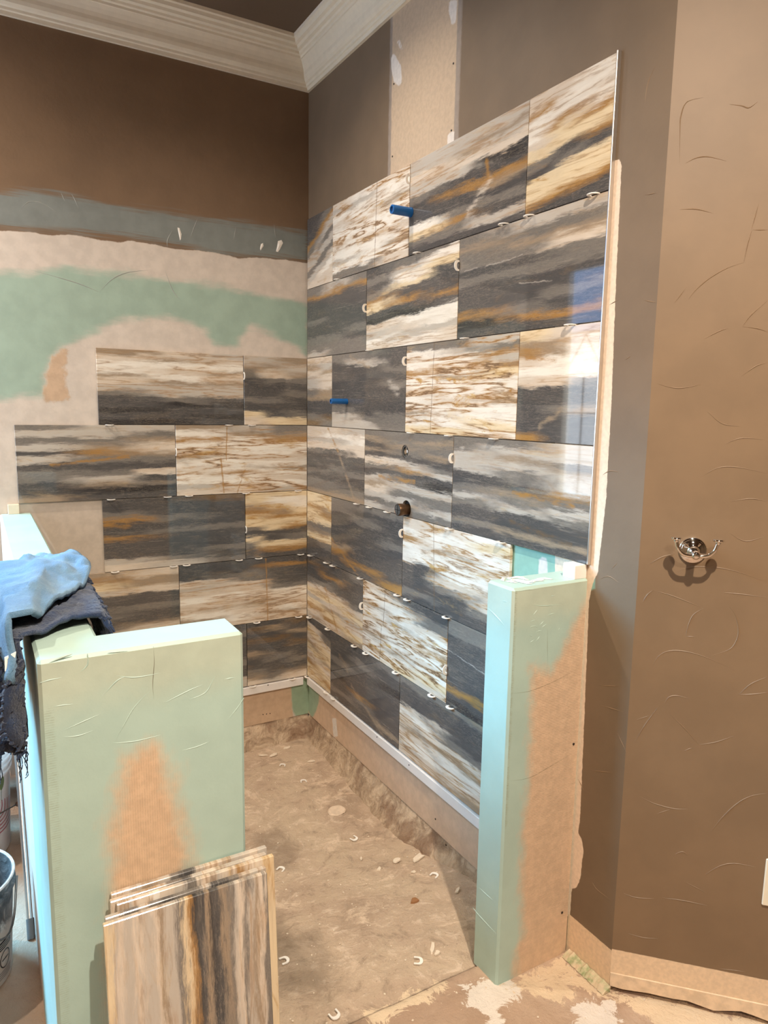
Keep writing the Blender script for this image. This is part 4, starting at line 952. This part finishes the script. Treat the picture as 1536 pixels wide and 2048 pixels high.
# light blue towel
rag = empty('microfibre_towel', (-1.24, -1.45, PT)); tag(rag, 'light blue terry towel crumpled over the left half wall', 'towel')
OL = [(-1.215,-1.20,.05), (-1.165,-1.30,.05), (-1.150,-1.41,.035), (-1.190,-1.53,.03), (-1.262,-1.65,.030), (-1.305,-1.73,.04), (-1.365,-1.775,.03), (-1.40,-1.66,.03), (-1.36,-1.48,.03), (-1.325,-1.36,.04), (-1.275,-1.27,.05)]
V, F = blob_cloth('t', OL, (-1.245, -1.44, 0.060), None, 0, 0.020, seed=3)
V = drape(V, PT+0.020, LX0, LX1+0.05, 0.6, 0.02)
V = [Vector(v)-rag.location for v in V]
o = obj('towel_sheet', mesh('towel_sheet', V, F, True), m_lb, rag); md = o.modifiers.new('thick', 'SOLIDIFY'); md.thickness = 0.011; md.offset = 0
Vl = [(-1.336, -1.752, 1.078), (-1.318, -1.754, 1.086), (-1.324, -1.760, 1.062), (-1.337, -1.759, 1.056)]
mb = MB().add([Vector(v)-rag.location for v in Vl]+[Vector(v)-rag.location+Vector((0, 0.0015, 0.001)) for v in Vl], [(0,1,2,3),(7,6,5,4),(0,4,5,1),(1,5,6,2),(2,6,7,3),(3,7,4,0)]); mb.build('care_tag', m_plastic, rag)
# navy chenille mat
mat_ = empty('chenille_mat', (-1.26, -1.5, PT)); tag(mat_, 'frayed navy chenille mat hanging over the left half wall under the towel', 'mat')
OL = [(-1.23,-1.17,.02), (-1.17,-1.30,.025), (-1.10,-1.45,.02), (-1.085,-1.58,.02), (-1.12,-1.66,.02), (-1.20,-1.645,.012), (-1.28,-1.70,.012), (-1.36,-1.775,.02), (-1.47,-1.77,.03), (-1.50,-1.70,.05), (-1.44,-1.60,.05), (-1.44,-1.45,.06), (-1.40,-1.32,.05), (-1.33,-1.22,.03)]
V, F = blob_cloth('m', OL, (-1.25, -1.46, 0.03), None, 0, 0.010, 34, seed=11)
V = drape(V, PT+0.008, LX0, LX1, 0.2, 0.05)
V2 = []
for v in V:
    n_ = mnoise.noise(Vector(v)*75); V2.append(Vector(v)-mat_.location+Vector((-abs(n_)*0.010 if v[0] < LX0 else (abs(n_)*0.008 if v[0] > LX1 else 0), 0, abs(n_)*0.008)))
o = obj('mat_sheet', mesh('mat_sheet', V2, F, True), m_nv, mat_); md = o.modifiers.new('thick', 'SOLIDIFY'); md.thickness = 0.008; md.offset = 0
# chenille nubs and frayed threads
rn = random.Random(5); mb = MB()
Vw = [Vector(v) for v in V]
for v in Vw:
    if (v.x < LX0-0.004 or v.x > LX1+0.004) and rn.random() < 0.95:
        s = -1 if v.x < LX0 else 1
        a = Vector(v)-mat_.location; d = Vector((s*rn.uniform(0.004, 0.016), rn.uniform(-.012, .012), rn.uniform(-.02, .004)))
        mb.tube([a, a+d*0.6+Vector((0, 0, .002)), a+d], [0.0042, 0.0042, 0.0018], 5)
tag(mb.build('chenille_nubs', m_nv, mat_, True), kind='stuff')
mb = MB(); low = sorted([v for v in Vw if v.x < LX0-0.004], key=lambda v: v.z)[:60]
for k in range(26):
    v = rn.choice(low); a = Vector(v)-mat_.location; L = rn.uniform(0.03, 0.10)
    pts = [a]; 
    for j in range(1, 6): pts.append(a+Vector((rn.uniform(-.004, .003), rn.uniform(-.012, .012), -L*j/5)))
    mb.tube(smooth_line(pts, 3), 0.0009, 4)
tag(mb.build('frayed_threads', m_nv, mat_), kind='stuff')

# ------------------------------------------------------------------ buckets and tools outside the left half wall
def bucket(name, loc, H, r0, r1, label, mat, rings=True, inner=None, wall=0.004):
    b = empty(name, loc); tag(b, label, 'bucket')
    prof = [(r0-0.006, 0.0), (r0, 0.006)]
    def rr(z): return r0+(r1-r0)*z/H
    for z in ([H*0.78, H*0.84, H*0.90, H*0.96] if rings else [H*0.9]):
        prof += [(rr(z)-0.000, z-0.006), (rr(z)+0.007, z-0.004), (rr(z)+0.007, z+0.003), (rr(z)+0.001, z+0.005)]
    prof += [(r1+0.004, H-0.003), (r1+0.002, H), (r1-wall, H), (r0-wall, 0.012), (1e-6, 0.012)]
    MB().lathe(prof, 48).build('shell', mat, b, True)
    MB().tube([((r1+0.0015)*math.cos(a), (r1+0.0015)*math.sin(a), H-0.001) for a in np.linspace(0, 2*math.pi, 49)], 0.004, 6, False).build('rim', inner or mat, b, True)
    return b
m_bw = simple('white_bucket_plastic', (226, 222, 222), 0.35, var=0.03)
t = NT('mortar_smeared_plastic'); g = t.obco(); n1 = t.noise(g, 14, 6, 0.7, 1.0); sp = t.t.nodes.new('ShaderNodeSeparateXYZ'); t.put(sp.inputs[0], g)
low_m = t.sm(t.ma('ADD', sp.outputs[2], t.ma('MULTIPLY', t.ma('SUBTRACT', n1, 0.5), 0.14)), 0.155, 0.185)
dirty = t.ramp(n1, [(0.3, lin((40, 38, 38))), (0.5, lin((92, 84, 80))), (0.62, lin((150, 134, 124))), (0.75, lin((70, 64, 62)))])
col = t.mix(low_m, lin((206, 192, 180)), dirty); t.bump(n1, 0.6, 0.01); m_dirty = t.fin(col, 0.75)
def arc_on(b, r, a0, pts, wd_, mat, name, off=0.0008):
    # print on the bucket skin: polyline given as (angle offset metres, z)
    mb_ = MB(); L = smooth_line([(s, z, 0) for s, z in pts], 5)
    for i in range(len(L)-1):
        (s0, z0, _), (s1, z1, _) = L[i], L[i+1]; d = Vector((s1-s0, z1-z0)).normalized() if (L[i+1]-L[i]).length > 0 else Vector((1, 0)); nn = Vector((-d.y, d.x))*wd_/2
        q = []
        for s, z in ((s0-nn.x, z0-nn.y), (s1-nn.x, z1-nn.y), (s1+nn.x, z1+nn.y), (s0+nn.x, z0+nn.y)):
            R_i = r(z)+off; a = a0+s/R_i; q.append((R_i*math.cos(a), R_i*math.sin(a), z))
        mb_.add(q, [(0, 1, 2, 3)])
    return mb_.build(name, mat, b)
def facing(c): return math.atan2(CAM[1]-c[1], CAM[0]-c[0])
# logo bucket
c1 = (-1.462, -0.47, 0.0); H1 = 0.37
b1 = bucket('plastic_bucket', c1, H1, 0.132, 0.147, 'white plastic bucket printed with red loops and a green leaf', m_bw)
r1f = lambda z: 0.132+0.015*z/H1
m_red = simple('red_print', (168, 32, 56), 0.4); m_leaf = simple('green_leaf_print', (106, 124, 84), 0.4); m_blk = simple('black_print', (32, 28, 28), 0.5)
a1 = facing(c1)+0.62
for k in range(6):
    rr_ = 0.018+0.016*k
    arc_on(b1, r1f, a1, [(-rr_+0.02, 0.20-0.004*k), (-rr_*0.9+0.02, 0.17-0.012*k), (0.02, 0.155-0.0135*k), (rr_*0.9+0.02, 0.17-0.012*k), (rr_+0.02, 0.20-0.004*k)], 0.0035, m_red, 'red_loop')
arc_on(b1, r1f, a1, [(0.035, 0.20), (0.037, 0.225), (0.041, 0.25)], 0.002, m_leaf, 'leaf_stem')
mb = MB(); L = [(0.041+0.011*math.sin(a)+0.004*math.cos(a), 0.258+0.022*math.cos(a)) for a in np.linspace(0, 2*math.pi, 17)[:-1]]
mb.add([((r1f(z)+0.001)*math.cos(a1+s/r1f(z)), (r1f(z)+0.001)*math.sin(a1+s/r1f(z)), z) for s, z in L], [tuple(range(16))]); mb.build('leaf_print', m_leaf, b1)
# bail handle with wooden grip
hnd = MB().tube(smooth_line([((r1f(.19)+0.006)*math.cos(a1-1.2), (r1f(.19)+0.006)*math.sin(a1-1.2), 0.18), ((r1f(.17)+0.012)*math.cos(a1-0.3), (r1f(.17)+0.012)*math.sin(a1-0.3), 0.172), ((r1f(.17)+0.03)*math.cos(a1+0.55), (r1f(.17)+0.03)*math.sin(a1+0.55), 0.160)], 6), 0.0022, 6).build('wire_handle', m_steel, b1, True)
MB().sphere(((r1f(.17)+0.03)*math.cos(a1+0.57), (r1f(.17)+0.03)*math.sin(a1+0.57), 0.158), 0.0085, 12).build('handle_end', simple('brown_wood_knob', (110, 78, 60), 0.6), hnd, True)
# plain white bucket behind
c2 = (-1.435, -0.14, 0.0)
bucket('plastic_bucket', c2, 0.24, 0.105, 0.122, 'plain white bucket behind the one with the red loops', m_bw, False)
# mortar bucket
c3 = (-1.478, -1.09, 0.0); H3 = 0.285
b3 = bucket('mortar_bucket', c3, H3, 0.126, 0.142, 'mortar-smeared bucket with black warning label beside left half wall', m_dirty, False, simple('pinkish_rim', (190, 164, 150), 0.5, var=0.2, scale=60))
r3f = lambda z: 0.126+0.016*z/H3
MB().lathe([(0.128, 0.19), (0.1, 0.194), (0.05, 0.185), (1e-6, 0.188)], 40).build('mortar', simple('wet_grey_mortar', (70, 66, 66), 0.6, var=0.4, scale=40, bump=0.8), b3, True)
a3 = facing(c3)+0.78
arc_on(b3, r3f, a3, [(-0.03, 0.118), (0.02, 0.118), (0.05, 0.118)], 0.024, m_blk, 'warning_block')
for k in range(3): arc_on(b3, r3f, a3, [(-0.02, 0.112+0.006*k), (0.045, 0.112+0.006*k)], 0.0016, m_plastic, 'warning_line', 0.0014)
arc_on(b3, r3f, a3, [(0.022+0.02*math.cos(a), 0.074+0.024*math.sin(a)) for a in np.linspace(0, 2*math.pi, 15)], 0.003, m_blk, 'warning_circle')
arc_on(b3, r3f, a3, [(0.008, 0.074), (0.036, 0.074)], 0.003, m_blk, 'warning_bar')
for k in range(4): arc_on(b3, r3f, a3, [(-0.03, 0.042-0.006*k), (0.05, 0.042-0.006*k)], 0.0014, m_blk, 'label_text_line')
MB().tube(smooth_line([(0.146*math.cos(a3-0.9), 0.146*math.sin(a3-0.9), 0.25), (0.155*math.cos(a3), 0.155*math.sin(a3), 0.155), (0.15*math.cos(a3+0.75), 0.15*math.sin(a3+0.75), 0.25)], 8), 0.003, 6).build('bail_handle', m_steel, b3, True)
# pole and box against the half wall
pl = empty('metal_pole', (-1.301, -1.02, 0.0)); tag(pl, 'grey metal pole leaning along the outer face of the left half wall', 'pole')
MB().tube([(0, 0, 0.001), (0.0015, 0.55, 0.80)], 0.0085, 14).build('tube', m_alu, pl, True)
MB().tube([(0, -0.0, 0.0015), (0.0004, 0.03, 0.045)], 0.0105, 14).build('rubber_tip', simple('grey_rubber', (96, 92, 88), 0.7), pl, True)
bx_ = empty('cardboard_box', (-1.40, 0.16, 0.0)); tag(bx_, 'dark red and tan cardboard box behind the buckets', 'box')
MB().cbox((-0.30, -0.02, 0.0), (0.075, 0.05, 0.42), 0.003).build('carton', simple('maroon_card', (92, 24, 30), 0.6, var=0.15), bx_)
MB().cbox((-0.29, -0.023, 0.22), (0.070, -0.0195, 0.38), 0.001).build('tan_panel', simple('tan_card', (186, 138, 100), 0.7), bx_)

# ------------------------------------------------------------------ debris on the floor
def fz(x, y): return float(floor_z(np.array(x), np.array(y)))
def onfloor(px, py):
    z = -0.06
    for _ in range(8):
        p = at(px, py, 2, z); z = fz(p[0], p[1])
    return p[0], p[1], z
rnd = random.Random(21)
def chip(px, py, a, b, rot, th, mat, name, label, cat, irr=0.25, n=14, group=None):
    x, y, z = onfloor(px, py); V = []; 
    for k in range(n):
        t_ = 2*math.pi*k/n; r_ = 1+irr*(rnd.random()-.5)*2
        V.append((a*r_*math.cos(t_), b*r_*math.sin(t_), 0))
    top = [(v[0]*0.88, v[1]*0.88, th) for v in V]; mb_ = MB()
    mb_.add(V+top, [tuple(range(n))[::-1], tuple(range(n, 2*n))]+[(k, (k+1) % n, n+(k+1) % n, n+k) for k in range(n)])
    o = mb_.build(name, mat); o.location = (x, y, z+0.0028); o.rotation_euler = (0, 0, rot); tag(o, label, cat, group); return o
m_thin = simple('dried_thinset', (214, 190, 166), 0.85, var=0.08, scale=60, bump=0.3)
m_gyp = simple('gypsum_chip', (224, 206, 184), 0.85, var=0.06)
chip(673, 1623, 0.040, 0.034, 0.3, 0.005, m_thin, 'thinset_disc', 'round dried thinset disc on the shower floor', 'debris', 0.06, 22)
chip(829, 1804, 0.015, 0.012, 0.2, 0.006, simple('brown_cardboard', (150, 104, 66), 0.8), 'cardboard_scrap', 'small brown cardboard scrap on the shower floor', 'scrap', 0.2, 8)
for px, py, a, b, r_, lb in ((836, 1718, .03, .014, .4, 'flat pale plaster chip near the right wall footing'), (865, 1897, .022, .006, .9, 'long thin plaster splinter near the stub wall'), (875, 1908, .010, .007, .3, 'small pale plaster crumb beside the thin splinter'),
                         (547, 1511, .022, .010, .1, 'pale oval plaster chip near the left half wall end'), (574, 1497, .018, .010, .0, 'pale oval plaster chip nearest the back wall'), (524, 1512, .022, .005, -.5, 'curled plaster shaving beside the left half wall end'), (623, 1524, .016, .005, -.3, 'pale plaster sliver in front of the shower corner'),
                         (758, 1740, .012, .006, .8, 'small plaster crumb in the middle of the shower floor'), (722, 1720, .010, .005, 1.2, 'upright-looking plaster fleck left of the middle crumb'), (915, 1783, .014, .006, .5, 'plaster fleck close to the stub wall'), (793, 1723, .016, .010, .1, 'pale plaster flake left of the flat chip'), (827, 1746, .008, .006, .1, 'tiny plaster grain under the flat chip')):
    chip(px, py, a, b, r_, 0.004, m_gyp, 'plaster_chip', lb, 'debris', 0.35, 9, 'plaster chips on the floor')
for px, py, r_, lb in ((707, 1679, 0.4, 'loose white shim lying mid shower floor'), (565, 1533, 2.6, 'loose white shim lying near the back wall footing'), (607, 1565, 2.9, 'loose white shim on the floor left of the thinset disc'), (834, 1925, 1.0, 'pale green painted shim lying near the stub wall'), (868, 1754, 2.0, 'loose white shim beside the right wall footing'), (668, 2032, 0.2, 'loose white shim at the shower threshold'), (567, 1925, 1.6, 'loose white shim beside the leaning tile stack'), (561, 1742, 2.2, 'loose white shim right behind the leaning tile stack')):
    x, y, z = onfloor(px, py); o = obj('horseshoe_shim', SHM); o.location = (x, y, z+0.006); o.rotation_euler = (0.05, -0.04, r_); o.scale = (0.8, 0.95, 1.2); tag(o, lb, 'shim', 'loose shims on the floor')
mb = MB()
for k in range(420):
    if k < 320: x, y = rnd.uniform(-0.92, -0.02), rnd.uniform(-1.72, -0.02)
    else: x, y = rnd.uniform(-0.9, 0.2), rnd.uniform(-2.2, -1.72)
    z = fz(x, y)+0.001; r_ = rnd.uniform(0.0012, 0.0045); a = rnd.random()*6; e_ = rnd.uniform(0.35, 1)
    V = [(x+r_*math.cos(a+t_)*(1 if j % 2 else e_), y+r_*math.sin(a+t_)*(1 if j % 2 else e_), z) for j, t_ in enumerate((0, 1.57, 3.14, 4.71))]+[(x, y, z+r_*0.8)]
    mb.add(V, [(0,1,4),(1,2,4),(2,3,4),(3,0,4)])
o = mb.build('plaster_grit', m_gyp); tag(o, 'pale plaster grit scattered over the concrete floor', 'grit', kind='stuff')
